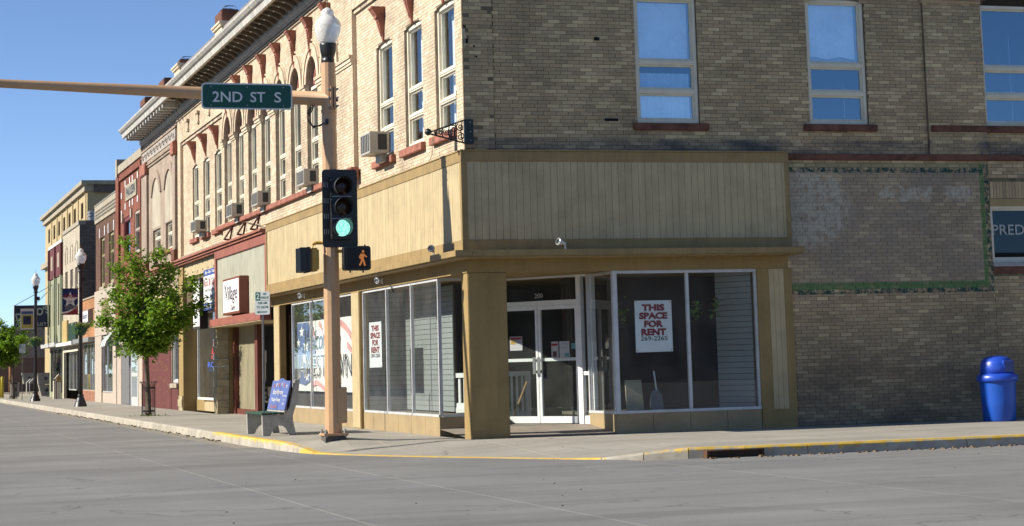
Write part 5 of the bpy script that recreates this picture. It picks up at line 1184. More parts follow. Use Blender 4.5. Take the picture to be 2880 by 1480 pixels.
# ------------------------------------------------------------------ bench with a painted back board
M_conc = pm('bench_concrete', (0.52,0.50,0.46), 0.9, 0.15, 5, 0.35, 40); M_gslat = pm('green_slat_paint', (0.03,0.10,0.065), 0.55, 0.15, 4, 0.1)
BE = thing('bench', (-2.3, 6.7, 0), 'concrete bench with green seat slats and a blue painted advertising back', 'bench')
def bend(y):
    out = [(-2.65,0.0),(-2.66,0.42),(-2.20,0.42),(-2.10,0.56),(-1.985,1.10),(-1.88,1.12),(-1.93,0.70),(-2.03,0.40),(-2.03,0.30),(-1.97,0.0),(-2.10,0.0),(-2.17,0.14),(-2.23,0.19),(-2.32,0.20),(-2.40,0.16),(-2.46,0.08),(-2.50,0.0)]
    MB().prism([(x,y,z) for x, z in out], (0,0.09,0)).build('leg', M_conc, BE, bevel=0.008)
bend(5.80); bend(7.50)
for i in range(4): bx('seat_slat', M_gslat, BE, -2.68+i*0.118, 5.74, 0.425, -2.58+i*0.118, 7.66, 0.462, bevel=0.006)
bx('seat_support', M_conc, BE, -2.22, 5.75, 0.463, -2.17, 7.6, 0.49)
M_bblue = pm('bench_blue', (0.13,0.18,0.46), 0.5, 0.06, 2, 0.02)
bd = Vector((0.135,0,0.60)).normalized(); bo = Vector((-2.215,0,0.50)); bn = Vector((-bd.z,0,bd.x))
def bp(u, v, d=0.0): q = bo+bd*v+bn*d; return (q.x, u, q.z)
prof = [(5.76,0.0),(7.60,0.0),(7.60,0.60)]; n = 24
for i in range(n+1):
    u = 7.60-1.84*i/n; t = i/n; prof.append((u, 0.60+0.055*math.exp(-((t-0.52)/0.13)**2)-0.0*t))
b = MB(); b.prism([bp(u,v) for u, v in prof], tuple(-bn*0.03)); BB = b.build('back_board', M_bblue, BE)
bw = flat('bench_white_paint', (0.78,0.80,0.82)); bo_ = flat('bench_orange_paint', (0.62,0.20,0.10))
def bt(s, u, v, h, w_, mm, sh=0.0): text(BB, s, bp(u,v,0.002), (0,-1,0), bd, h, mm, w_, bold=0.012, shear=sh, eps=0.003)
bt('Body Rhythms', 6.78, 0.35, 0.13, 1.05, bw, 0.25); bt('Massage Therapy', 6.86, 0.20, 0.10, 0.95, bw, 0.25); bt('Appointments', 6.02, 0.29, 0.05, 0.42, bw); bt('Only', 6.05, 0.21, 0.05, 0.14, bw); bt('251', 6.05, 0.13, 0.05, 0.2, bw); bt('RELAX TODAY', 6.98, 0.06, 0.055, 0.7, bo_)
for i, (c_, mm) in enumerate((('N',bo_),('ff',bw),('M',bo_),('ff',bw),('B',bo_),('ft',bw))): bt(c_, 7.3-i*0.26, 0.49+0.03*math.sin(i*0.6), 0.075, 0.13, mm)
# ------------------------------------------------------------------ litter bin
M_blue_p = pm('blue_plastic', (0.012,0.11,0.60), 0.38, 0.06, 3, 0.02, spec=0.5); M_blue_d = pm('blue_plastic_dome', (0.025,0.10,0.66), 0.34, 0.06, 3, 0.02, spec=0.5)
cx, cy = 9.99, -1.10
BN = thing('litter_bin', (cx, cy, 0), 'blue plastic litter bin with a domed lid against the brick side wall', 'trash can')
MB().lathe([(0.285,0.0),(0.30,0.02),(0.318,0.35),(0.335,0.72),(0.34,0.77)], cx, cy, 36).build('body', M_blue_p, BN, smooth=True)
MB().lathe([(0.345,0.735),(0.375,0.74),(0.383,0.78),(0.378,0.85),(0.33,0.88),(0.318,0.885)], cx, cy, 36).build('collar', M_blue_d, BN, smooth=True)
MB().lathe([(0.315,0.87),(0.31,1.0),(0.295,1.08),(0.26,1.15),(0.20,1.19),(0.11,1.215),(0.01,1.222)], cx, cy, 36).build('dome_lid', M_blue_d, BN, smooth=True)
fa = 0.42; fr_ = Vector((math.cos(fa),math.sin(fa),0)); fn = Vector((math.sin(fa),-math.cos(fa),0)); fc = Vector((cx,cy,0))
def fbox(a0, a1, d0, d1, z0, z1): return MB().prism([tuple(fc+fr_*a+fn*d+Vector((0,0,z0))) for a, d in ((a0,d0),(a1,d0),(a1,d1),(a0,d1))], (0,0,z1-z0))
for o in BN.children:                                    # flatten the dome where the swing flap sits
    if o.name.startswith('dome_lid'):
        for v in o.data.vertices:
            d = v.co.x*fn.x+v.co.y*fn.y
            if d > 0.272 and v.co.z < 1.16: v.co.x -= fn.x*(d-0.272); v.co.y -= fn.y*(d-0.272)
fbox(-0.158,0.158,0.20,0.276,0.90,1.125).build('flap_frame', M_blue_d, BN, bevel=0.01); fbox(-0.14,0.14,0.277,0.284,0.915,1.11).build('flap', pm('blue_flap', (0.006,0.03,0.26), 0.4, 0.05), BN)
# ------------------------------------------------------------------ parking signs
def parking_sign(x, y, zt, ang, label, s=1.0):
    T = thing('parking_sign', (x, y, 0), label, 'parking sign')
    rv = Vector((math.cos(ang), math.sin(ang), 0)); nv = Vector((rv.y, -rv.x, 0))
    MB().tube([(x,y,-0.05),(x,y,zt-0.35)], 0.024, 4, phase=PI/4).build('post', M_steel, T)
    b = MB()
    for i in range(40):
        z = 0.5+i*0.046
        if z > zt-0.52: break
        q = Vector((x,y,z))+nv*0.0195; b.face([tuple(q+rv*a+Vector((0,0,c))) for a, c in ((-0.006,-0.009),(0.006,-0.009),(0.006,0.009),(-0.006,0.009))])
    if b.f: b.build('post_hole', M_dark, T)
    def pr(z0, z1, a0, a1, d0, d1, nm, mm, par, r=0.03):
        P = [Vector((x,y,0))+rv*a+nv*d0+Vector((0,0,z)) for a, z in rrect(a0,a1,z0,z1,r,4)]; return MB().prism([tuple(p) for p in P], tuple(nv*(d1-d0))).build(nm, mm, par)
    P_ = pr(zt-0.475, zt, -0.155, 0.155, 0.026, 0.030, 'plate', M_refl, T)
    gm = pm('parking_green', (0.01,0.16,0.12), 0.5, 0.05, 2, 0)
    def at(a, z): q = Vector((x,y,0))+rv*a+nv*0.031+Vector((0,0,z)); return tuple(q)
    q = pr(zt-0.175, zt-0.012, -0.143, -0.045, 0.0305, 0.0315, 'green_field', gm, P_, 0.012)
    text(P_, '2', at(-0.094, zt-0.095), rv, (0,0,1), 0.12, M_refl, 0.065, bold=0.02, eps=0.0025)
    for s_, a, z, h, w_ in (('HR',0.05,zt-0.05,0.045,0.07),('PARKING',0.05,zt-0.125,0.05,0.165),('9:00 AM',0.0,zt-0.235,0.05,0.19),('TO 5:00 PM',0.0,zt-0.32,0.05,0.24)): text(P_, s_, at(a,z), rv, (0,0,1), h, gm, w_, bold=0.012, eps=0.0015)
    b = MB(); za = zt-0.42
    b.face([at(-0.12,za),at(-0.07,za-0.028),at(-0.07,za-0.011),at(0.10,za-0.011),at(0.10,za+0.011),at(-0.07,za+0.011),at(-0.07,za+0.028)]).build('arrow', gm, P_); MB().face([at(a,z) for a, z in ((-0.14,zt-0.185),(0.14,zt-0.185),(0.14,zt-0.178),(-0.14,zt-0.178))]).build('rule', gm, P_)
parking_sign(-2.47, 6.62, 2.92, -0.42, 'green and white two-hour parking sign beside the concrete bench')
parking_sign(-2.38, 74.9, 2.92, -0.10, 'small white parking sign farthest up the street beside the second lamp post')
# ------------------------------------------------------------------ street lamps, baskets, banners
def lamp(x, y, label):
    T = thing('street_lamp', (x, y, 0), label, 'street lamp', 'black street lamps up the street')
    MB().lathe([(0.27,-0.05),(0.27,0.0),(0.245,0.02),(0.25,0.10),(0.215,0.13),(0.205,0.20),(0.15,0.33),(0.115,0.42),(0.13,0.45),(0.10,0.50)], x, y, 20).build('base', M_black, T, smooth=True)
    MB().lathe([(0.09,0.48),(0.085,1.2),(0.072,5.3),(0.072,5.36),(0.12,5.42),(0.085,5.46),(0.10,5.52),(0.145,5.66),(0.15,5.72),(0.12,5.74)], x, y, 14).build('pole', M_black, T, smooth=True)
    globe(T, x, y, 5.72, 0.93); bx('photocell_box', M_black, T, x+0.07, y-0.05, 5.0, x+0.2, y+0.05, 5.18)
    return T
lamp(-1.95, 48.97, 'black street lamp carrying the blue SUPPORT OUR TROOPS banner'); lamp(-2.13, 69.46, 'black street lamp farther up the street carrying the small yellow picture banner')
def leafmat(name, c1, c2, tr=0.35):
    m, n, l, b = newmat(name); out = n['Material Output']; rnd = n.new('ShaderNodeNewGeometry').outputs['Random Per Island']
    c = ramp(n, l, rnd, [(0.0, c1), (0.6, c2), (1.0, tuple(x*1.3 for x in c2))]); l.new(c, b.inputs['Base Color']); b.inputs['Roughness'].default_value = 0.45; b.inputs['Specular IOR Level'].default_value = 0.35
    t = n.new('ShaderNodeBsdfTranslucent'); l.new(mixc(n, l, c, (0.20,0.34,0.02), 0.4), t.inputs['Color']); x = n.new('ShaderNodeMixShader'); x.inputs[0].default_value = tr
    l.new(b.outputs[0], x.inputs[1]); l.new(t.outputs[0], x.inputs[2]); l.new(x.outputs[0], out.inputs['Surface']); return m
M_leaf = leafmat('maple_leaf', (0.06,0.14,0.012), (0.20,0.33,0.026), 0.48); M_leaf2 = leafmat('flower_leaf', (0.05,0.12,0.02), (0.14,0.22,0.03), 0.3)
M_bark = pm('tree_bark', (0.16,0.13,0.105), 0.9, 0.25, 8, 0.8, 25)
def leaves(b, pts, s0, s1):
    for p in pts:
        s = random.uniform(s0, s1); a = random.uniform(0, 2*PI); t = random.gauss(0.2, 0.55); d = Vector((math.cos(a)*math.cos(t), math.sin(a)*math.cos(t), -math.sin(t)*0.9)).normalized()
        r_ = d.cross(Vector((random.gauss(0,0.4), random.gauss(0,0.4), 1))).normalized(); f_ = d.cross(r_)*0.22*s; p = Vector(p)
        b.face([tuple(p), tuple(p+d*s*0.45+r_*s*0.42+f_), tuple(p+d*s*1.05)]); k = len(b.v); b.v.append(tuple(p+d*s*0.45-r_*s*0.42+f_)); b.f.append((k-3, k-1, k))
    return b
def basket(x, y, z, label):
    T = thing('hanging_basket', (x, y, z), label, 'flower basket', 'flower baskets on the street lamps')
    MB().lathe([(0.13,z-0.34),(0.22,z-0.2),(0.29,z-0.02),(0.31,z)], x, y, 16).build('pot', pm('green_pot', (0.015,0.075,0.055), 0.5), T, smooth=True)
    b = leaves(MB(), [(x+random.gauss(0,0.16), y+random.gauss(0,0.16), z+random.uniform(-0.02,0.16)) for i in range(220)]+[(x+random.uniform(-0.34,0.34), y+random.uniform(-0.34,0.34), z-random.uniform(0,0.28)) for i in range(60)], 0.06, 0.12); b.build('foliage', M_leaf2, T)
    b = leaves(MB(), [(x+random.gauss(0,0.16), y+random.gauss(0,0.16), z+random.uniform(0.08,0.2)) for i in range(40)], 0.05, 0.09); b.build('flower', pm('pale_petals', (0.62,0.58,0.36), 0.7), T)
basket(-1.95, 48.85, 3.18, 'green flower basket hanging on the lamp post with the troops banner'); basket(-2.13, 69.35, 3.02, 'green flower basket hanging on the farther lamp post')
BN1 = thing('street_banner', (-2.4, 48.9, 3.7), 'blue street banner reading SUPPORT OUR TROOPS on a white star', 'banner')
M_nav = pm('banner_navy', (0.022,0.035,0.14), 0.8, 0.08, 3, 0); M_bred = pm('banner_red', (0.36,0.03,0.045), 0.8, 0.06, 3, 0); M_bw = pm('banner_white', (0.92,0.89,0.80), 0.8, 0.05, 3, 0)
x0, x1, z0, z1, yb = -2.70, -2.06, 3.70, 4.72, 48.90
F1 = MB().box(x0,yb,z0,x1,yb+0.012,z1).build('cloth', M_nav, BN1)
for z in (z0-0.02, z1): bx('rod', M_black, BN1, x0-0.04, yb-0.01, z, -1.90, yb+0.03, z+0.025)
def star(cx, cz, r, y, n=5, rot=PI/2, k=0.42): return [(cx+(r if i % 2 == 0 else r*k)*math.cos(rot+PI*i/n), y, cz+(r if i % 2 == 0 else r*k)*math.sin(rot+PI*i/n)) for i in range(2*n)]
MB().face(star(-2.375,4.28,0.335,yb-0.004)).build('star', M_bw, F1)
b = MB(); A = [(x0+0.64*i/12, yb-0.003, 3.80+0.04*(i/12)+0.30*(i/12)**2.4) for i in range(13)]; b.strip([(p[0],p[1],p[2]-0.07) for p in A], A); b.build('stripe', M_bw, F1)
b = MB(); b.strip([(p[0],p[1],z0) for p in A], [(p[0],p[1],max(z0,p[2]-0.07)) for p in A]); b.build('stripe', M_bred, F1)
text(F1, 'SUPPORT', (-2.38,yb-0.004,4.42), (1,0,0), (0,0,1), 0.15, M_bred, 0.52, bold=0.03); text(F1, 'OUR', (-2.38,yb-0.004,4.21), (1,0,0), (0,0,1), 0.10, M_nav, 0.17, bold=0.01); text(F1, 'TROOPS', (-2.36,yb-0.003,3.98), (1,0,0), (0,0,1), 0.165, M_bw, 0.48, bold=0.06, eps=0.003); text(F1, 'TROOPS', (-2.36,yb-0.004,3.98), (1,0,0), (0,0,1), 0.15, flat('banner_black', (0.02,0.02,0.03)), 0.46, bold=0.03)
BN2 = thing('street_banner', (-2.55, 69.4, 3.5), 'pale street banner with a yellow panel and a dark picture', 'banner')
F2 = MB().box(-2.87,69.40,3.55,-2.22,69.412,4.59).build('cloth', M_bw, BN2)
bx('yellow_panel', pm('banner_yellow', (0.62,0.55,0.14), 0.8), F2, -2.83, 69.394, 3.62, -2.26, 69.399, 4.30); bx('blue_strip', pm('banner_blue', (0.10,0.16,0.36), 0.8), F2, -2.83, 69.394, 4.32, -2.26, 69.399, 4.46); bx('picture', pm('banner_dark', (0.05,0.05,0.10), 0.8, 0.5, 6), F2, -2.74, 69.388, 3.80, -2.36, 69.3935, 4.22)
for z in (3.53, 4.59): bx('rod', M_black, BN2, -2.90, 69.39, z, -2.08, 69.42, z+0.025)
# ------------------------------------------------------------------ projecting shop sign over the far pavement
DG = thing('projecting_sign', (-1.0, 86.2, 4.0), 'large navy projecting shop sign on iron rods, partly behind the pale banner', 'shop sign')
M_dn = pm('sign_navy', (0.012,0.015,0.065), 0.5, 0.06, 2, 0)
G1 = MB().box(-2.02,86.2,4.02,0.02,86.32,5.30).build('panel', M_dn, DG); MB().box(-2.06,86.19,4.0,-2.021,86.33,5.32).build('edge', M_bw, DG)
G2 = flat('sign_grey_letters', (0.45,0.46,0.48)); text(G1, 'D', (-1.76,86.198,4.62), (1,0.0,0.25), (-0.2,0,1), 0.48, G2, 0.36, bold=0.03); text(G1, "O'S", (-0.43,86.198,4.98), (1,0,0.28), (-0.2,0,1), 0.46, G2, 0.72, bold=0.03)
text(G1, 'HAIR STYLISTS', (-1.0,86.198,4.20), (1,0,0), (0,0,1), 0.19, G2, 1.86, bold=0.012)
b = MB()
for p, q in (((0.02,86.26,5.3),(0.62,86.26,5.3)),((0.02,86.26,4.05),(0.65,86.26,4.05)),((-2.0,86.26,5.3),(0.0,84.2,6.4)),((-0.4,86.26,4.02),(0.0,85.0,3.1)),((-0.9,86.26,5.3),(0.0,86.3,6.2))): b.tube([p,q], 0.018, 5)
b.build('rod', M_black, DG)
# ------------------------------------------------------------------ trees
def limb_pts(p, d, L, n, wob, lift=0.0):
    P = [Vector(p)]; d = Vector(d).normalized()
    for i in range(n):
        d = (d+Vector((random.gauss(0,wob), random.gauss(0,wob), random.gauss(0,wob)+lift))).normalized(); P.append(P[-1]+d*L/n)
    return P
def tree(x, y, label, spec, trunk, lean, dens, s0, s1):
    T = thing('street_tree', (x, y, 0), label, 'tree', 'street trees in iron guards')
    tb = MB(); top = Vector((x+lean, y, trunk)); tb.tube([(x,y,-0.05),(x+lean*0.2,y,0.5),(x+lean*0.55,y,trunk*0.6),top], [0.105,0.085,0.075,0.07], 10)
    lp = []
    for (tip, r_) in spec:
        tip = Vector(tip); d = tip-top; L = d.length
        P = [top]+[top+d*(i/7)+Vector((random.gauss(0,0.04),random.gauss(0,0.04),0.10*math.sin(PI*i/7)))*(L/2) for i in range(1,8)]
        tb.tube(P, [r_*(1-0.85*i/7) for i in range(8)], 6, cap=False)
        for i in range(2, 8):
            for k in range(3):
                a = random.uniform(0, 2*PI); dd = (d.normalized()*0.55+Vector((math.cos(a), math.sin(a), random.uniform(-0.35,0.45)))).normalized(); ln = random.uniform(0.30,0.66)*(1.15-0.08*i)
                Q = limb_pts(P[i], dd, ln, 4, 0.18); tb.tube(Q, [0.012,0.010,0.007,0.005,0.003], 4, cap=False)
                for q in Q[1:]:
                    c = random.random()
                    for _ in range(int(dens*(0.5+c))): lp.append(q+Vector((random.gauss(0,0.12),random.gauss(0,0.12),random.gauss(-0.02,0.09))))
        for _ in range(int(dens*3)): lp.append(P[-1]+Vector((random.gauss(0,0.10),random.gauss(0,0.10),random.gauss(0,0.12))))
    tb.build('trunk', M_bark, T, smooth=True); leaves(MB(), lp, s0, s1).build('crown', M_leaf, T)
    return T
tx, ty = -2.02, 27.85
spec = [((-2.62,ty+0.1,5.25),0.045),((-2.35,ty-0.3,4.6),0.035),((-1.62,ty,4.95),0.045),((-1.35,ty+0.3,4.35),0.03),((-3.38,ty-0.1,2.98),0.035),((-3.05,ty+0.5,3.75),0.03),((-2.95,ty-0.6,2.72),0.028),((-0.42,ty-0.1,3.42),0.04),((-0.85,ty+0.5,3.05),0.03),((-0.75,ty-0.5,4.0),0.03),((-1.95,ty-1.1,3.3),0.03),((-2.15,ty+1.1,3.6),0.03),((-1.6,ty-0.7,2.7),0.025),((-2.45,ty+0.6,2.75),0.025),((-1.2,ty+0.9,3.6),0.03),((-2.9,ty,4.45),0.03),((-1.95,ty+0.1,4.0),0.035),((-1.75,ty-0.15,2.25),0.02),((-2.2,ty-0.2,2.3),0.02),((-1.2,ty-0.3,2.75),0.025)]
tree(tx, ty, 'bright green young maple in an iron guard in front of the maroon wall', spec, 1.75, -0.06, 8, 0.085, 0.15)
ax, ay = -2.35, 81.8
spec2 = [((ax+random.uniform(-2.2,0.75), ay+random.uniform(-1.1,1.1), random.uniform(2.3,4.4)), 0.03) for i in range(22)]
tree(ax, ay, 'bright green street tree farthest up the street, cut by the left edge', spec2, 1.7, -0.05, 7, 0.10, 0.19)
def guard(x, y, label):
    T = thing('tree_guard', (x, y, 0), label, 'tree guard', 'iron guards round the street trees')
    for i in range(12):
        a = 2*PI*i/12; px, py = x+0.2*math.cos(a), y+0.2*math.sin(a); ox, oy = x+0.255*math.cos(a), y+0.255*math.sin(a)
        MB().tube([(px,py,0.0),(px,py,0.95),(px+(ox-px)*0.3,py+(oy-py)*0.3,1.02),(ox,oy,1.04),(ox+(ox-px)*0.1,oy+(oy-py)*0.1,0.99)], 0.009, 5).build('bar', M_black, T)
    for z in (0.12, 0.82):
        b = MB(); n = 24
        for i in range(n):
            a0, a1 = 2*PI*i/n, 2*PI*(i+1)/n
            for rr_ in (0.19,0.21): b.face([(x+rr_*math.cos(a0),y+rr_*math.sin(a0),z),(x+rr_*math.cos(a1),y+rr_*math.sin(a1),z),(x+rr_*math.cos(a1),y+rr_*math.sin(a1),z+0.05),(x+rr_*math.cos(a0),y+rr_*math.sin(a0),z+0.05)])
        b.build('hoop', M_black, T)
guard(tx, ty, 'black iron guard round the nearer street tree'); guard(ax, ay, 'black iron guard round the farther street tree')
b = leaves(MB(), [(tx+random.gauss(0,0.28), ty+random.gauss(0,0.5), 0.0) for i in range(260)], 0.03, 0.07); setp(b.build('weeds', M_leaf2, None), kind='stuff')
for i, (x, y, r_, h, lb) in enumerate(((-5.4,118,2.6,6.2,'dark green tree far beyond the end of the row'),(-8.5,124,3.0,6.8,'darker green tree at the very left beyond the street end'))):
    T = thing('background_tree', (x, y, 0), lb, 'tree'); MB().tube([(x,y,-0.2),(x,y,h*0.6)], 0.2, 8, 0.1).build('trunk', M_bark, T)
    P = []
    for k in range(60):
        a, bb, c = random.gauss(0,0.45), random.gauss(0,0.45), random.gauss(0,0.42); q = Vector((x+a*r_, y+bb*r_, h*0.62+c*h*0.42))
        P += [q+Vector((random.gauss(0,0.28),random.gauss(0,0.28),random.gauss(0,0.22))) for _ in range(24)]
    leaves(MB(), P, 0.22, 0.42).build('crown', M_leaf, T)
# ------------------------------------------------------------------ far corner odds and ends
M_bol = pm('bollard_yellow', (0.60,0.47,0.03), 0.5, 0.08, 3)
for x, y, lb in ((-2.42,90.3,'yellow bollard nearest the lot, at the left edge'),(-2.56,90.9,'yellow bollard just behind its neighbour at the left edge')):
    setp(MB().lathe([(0.09,0.0),(0.09,1.18),(0.07,1.23),(0.02,1.255)], x, y, 12).build('bollard', M_bol, None, True, org=(x,y,0)), lb, 'bollard', 'yellow bollards by the lot')
M_tl = pm('pale_concrete_form', (0.45,0.41,0.37), 0.85, 0.12, 2, 0.2); M_tlw = pm('white_form_edge', (0.76,0.72,0.66), 0.8)
for (x0_, x1_, y_, z0_, z1_, k, lb) in ((-0.38,0.42,90.6,0.72,1.40,0.08,'pale concrete form with a round hole, upper of the stacked pair'),(-0.30,0.42,90.5,0.02,0.70,0.16,'pale concrete form with a round hole, lower of the stacked pair'),(-1.12,-0.45,92.5,0.76,1.42,0.09,'pale concrete form with a round hole, behind the lamp post'),(-1.70,-1.20,93.5,0.0,0.85,0.0,'low pale concrete form with a round hole by the farther tree')):
    T = thing('concrete_form', ((x0_+x1_)/2, y_, z0_), lb, 'concrete form', 'pale concrete forms stacked in the lot')
    MB().prism([(x0_+k,y_,z0_),(x1_,y_,z0_),(x1_,y_,z1_),(x0_,y_,z1_)], (0,0.6,0)).build('body', M_tl, T)
    MB().prism([(x0_+k,y_-0.006,z0_),(x0_+k+0.06,y_-0.006,z0_),(x0_+0.06,y_-0.006,z1_),(x0_,y_-0.006,z1_)], (0,0.005,0)).build('edge', M_tlw, T)
    c_ = (x0_+x1_)/2+0.12*(1 if k else 0); MB().face([(c_+0.10*math.cos(2*PI*i/16),y_-0.003,(z0_+z1_)/2+0.11*math.sin(2*PI*i/16)) for i in range(16)]).build('hole', pm('hole_grey', (0.10,0.095,0.09), 0.9), T)
T = thing('handrail', (-0.85, 91.2, 0), 'white tubular handrail standing in the lot', 'handrail')
for x in (-0.95,-0.78): MB().tube([(x,91.2,0.1),(x,91.2,0.85),(x+0.25,91.5,1.05)], 0.03, 6).build('rail', M_white, T)
setp(MB().lathe([(0.12,0.3),(0.12,2.6),(0.10,2.7)], -1.62, 95, 12).build('standpipe', pm('orange_pipe', (0.50,0.27,0.12), 0.7), None, True, org=(-1.62,95,0.3)), 'pale orange vertical pipe behind the farther tree', 'pipe')
setp(MB().box(-0.62,76.6,0.0,-0.25,76.95,0.95).build('crate_stand', M_cream, None, org=(-0.45,76.8,0)), 'cream upright box stand by the far shop door', 'box stand')
T = thing('birdhouse_stand', (-0.55, 75.2, 0), 'wooden birdhouse on a dark slatted stand by the far shop door', 'birdhouse')
for dx in (0.0,0.26): MB().box(-0.62+dx,75.2,0,-0.58+dx,75.24,0.95).build('leg', M_wood, T)
MB().box(-0.62,75.2,0.9,-0.32,75.5,0.94).build('shelf', M_wood, T); MB().prism([(-0.60,75.2,0.95),(-0.34,75.2,0.95),(-0.34,75.2,1.12),(-0.47,75.2,1.27),(-0.60,75.2,1.12)], (0,0.25,0)).build('house', pm('birdhouse_wood', (0.52,0.33,0.14), 0.7), T); MB().prism([(-0.66,75.18,1.10),(-0.47,75.18,1.32),(-0.28,75.18,1.10),(-0.28,75.18,1.07),(-0.47,75.18,1.28),(-0.66,75.18,1.07)], (0,0.3,0)).build('roof', M_cream, T)
# striped awning
AW = thing('awning', (-0.36, 52.5, 2.4), 'curved green and white striped awning over the brown shop', 'awning')
ap = [(0.0,3.05),(-0.25,3.0),(-0.48,2.85),(-0.64,2.65),(-0.72,2.42)]; M_ags = pm('awning_green', (0.10,0.21,0.17), 0.7, 0.05)
for i in range(6):
    y0_, y1_ = 51.62+i*0.30, 51.62+(i+1)*0.30
    MB().strip([(x,y0_,z) for x, z in ap], [(x,y1_,z) for x, z in ap]).build('stripe', M_ags if i % 2 else M_white, AW)
for i in range(5):
    a, c = -0.72+i*0.144, -0.72+(i+1)*0.144
    def zt_(x):
        for k in range(4):
            (xa,za),(xb,zb) = ap[k], ap[k+1]
            if xb <= x <= xa: return za+(zb-za)*(xa-x)/(xa-xb)
        return 2.42
    MB().face([(a,51.615,2.42),(c,51.615,2.42),(c,51.615,zt_(c)),(a,51.615,max(2.43,zt_(a)))]).build('end_stripe', M_ags if i % 2 else pm('awning_white_shaded', (0.50,0.49,0.46), 0.7), AW)  # end white darkened in the colour, for the shade on this side
T = thing('box_sign', (-0.12, 64.2, 3.65), 'small white box sign on the orange brick shop', 'shop sign')
MB().box(-0.24,62.8,3.66,-0.001,65.5,4.30).build('case', M_shed, T); bx('face', M_white, T, -0.246, 62.9, 3.72, -0.241, 65.4, 4.25)
text(T, 'Rohrich', (-0.247,64.15,4.02), (0,-1,0), (0,0,1), 0.26, flat('ink_blue', (0.05,0.06,0.28)), 1.9, shear=0.3, bold=0.01); text(T, 'SHOES', (-0.247,64.15,3.79), (0,-1,0), (0,0,1), 0.08, M_bred, 0.8)
# ------------------------------------------------------------------ shop signs on the corner building
T = thing('box_sign', (-0.17, 22.8, 2.9), 'red cased white box sign lettered The Village on corrugated metal', 'shop sign')
M_rc = pm('red_sign_case', (0.25,0.075,0.045), 0.5, 0.08, 2); MB().box(-0.34,21.4,2.89,-0.078,24.20,3.93).build('case', M_rc, T, bevel=0.01)
bx('face', M_white, T, -0.347, 21.5, 2.96, -0.341, 24.10, 3.87); ink = flat('ink_purple', (0.07,0.05,0.12))
text(T, 'Village', (-0.349,22.72,3.44), (0,-1,0), (0,0,1), 0.52, ink, 1.95, shear=0.25, bold=0.004); text(T, 'The', (-0.349,23.72,3.70), (0,-1,0), (0,0,1), 0.12, ink, 0.3, shear=0.3); text(T, 'Sales', (-0.349,22.4,3.08), (0,-1,0), (0,0,1), 0.15, ink, 0.75, shear=0.35)
T = thing('shop_board', (0.0, 28.3, 3.2), 'flat blue and white board reading Buy Sell Trade above the games shop', 'shop sign')
M_rb = pm('royal_blue', (0.05,0.10,0.38), 0.5, 0.06, 2, 0); bx('panel', M_white, T, -0.03, 27.03, 3.42, 0.05, 29.66, 4.27); bx('blue_band', M_rb, T, -0.03, 27.03, 4.271, 0.05, 29.66, 4.47); bx('blue_band', M_rb, T, -0.03, 27.03, 3.2, 0.05, 29.66, 3.419)
for s_, y, z, h, w_, mm, sh, bo in (('Buy - Sell - Trade',28.35,4.37,0.13,1.9,M_white,0,0.02),('Rock 30 Games',28.35,4.06,0.24,2.45,flat('ink_red',(0.45,0.06,0.07)),0.0,0.005),('Games Discs and Movies',28.35,3.83,0.10,2.1,ink,0.3,0),('252 - 7570  CD',28.2,3.58,0.14,1.9,M_rb,0.1,0.01),('WWW.ROCK30GAMES.COM',28.35,3.31,0.12,2.4,M_white,0,0.01)): text(T, s_, (-0.031,y,z), (0,-1,0), (0,0,1), h, mm, w_, shear=sh, bold=bo)
T = thing('box_sign', (-0.07, 30.4, 2.66), 'tall narrow white lightbox sign beside the games board', 'shop sign'); MB().box(-0.14,29.72,2.64,0.11,31.15,4.24).build('case', pm('dark_case', (0.05,0.035,0.03), 0.6), T); bx('face', M_white, T, -0.147, 29.80, 2.72, -0.141, 31.08, 4.17); text(T, 'OPEN 7 DAYS', (-0.149,30.45,3.75), (0,-1,0), (0,0,1), 0.09, pm('faint_ink', (0.5,0.5,0.5)), 0.8); text(T, 'GAMES', (-0.149,30.45,3.05), (0,-1,0), (0,0,1), 0.12, pm('teal_ink', (0.10,0.30,0.30)), 0.8)
T = thing('window_decal', (0.5, 28.9, 1.4), 'red cart emblem and blue ROCK lettering stuck on the games shop window', 'window decal')
M_dr = pm('decal_red', (0.55,0.05,0.05), 0.5, 0.04, 2, 0); M_db = pm('decal_blue', (0.08,0.16,0.62), 0.5, 0.04, 2, 0); dq = lambda a, z: (0.503, a, z)
CS = 0.92
cart = [(30.15,2.26),(28.6,2.26),(28.6,1.70),(28.9,1.70),(29.0,1.84),(30.6,1.84),(30.35,2.05),(30.05,2.05)]
MB().face([(0.4985,y+CS,z) for y, z in cart]).build('cart', M_dr, T); MB().face([(0.498,y+CS,z) for y, z in ((29.75,2.18),(28.95,2.18),(28.95,1.95),(29.85,1.95))]).build('cart_bed', pm('decal_white', (0.7,0.7,0.7), 0.5), T); text(T, '1', (0.497,30.2,2.06), (0,-1,0), (0,0,1), 0.18, M_dr, 0.18, bold=0.02, eps=0.001); MB().face([(0.4985,31.35+0.17*math.cos(2*PI*i/12),1.74+0.06*math.sin(2*PI*i/12)) for i in range(12)]).build('wheel', M_dr, T)
text(T, 'ROCK 30', (0.4985,30.1,1.50), (0,-1,0), (0,0,1), 0.18, M_db, 4.2, bold=0.03, eps=0.001); text(T, 'GAMES', (0.4985,30.1,1.33), (0,-1,0), (0,0,1), 0.08, M_rb, 3.8, bold=0.005, space=1.5, eps=0.001)
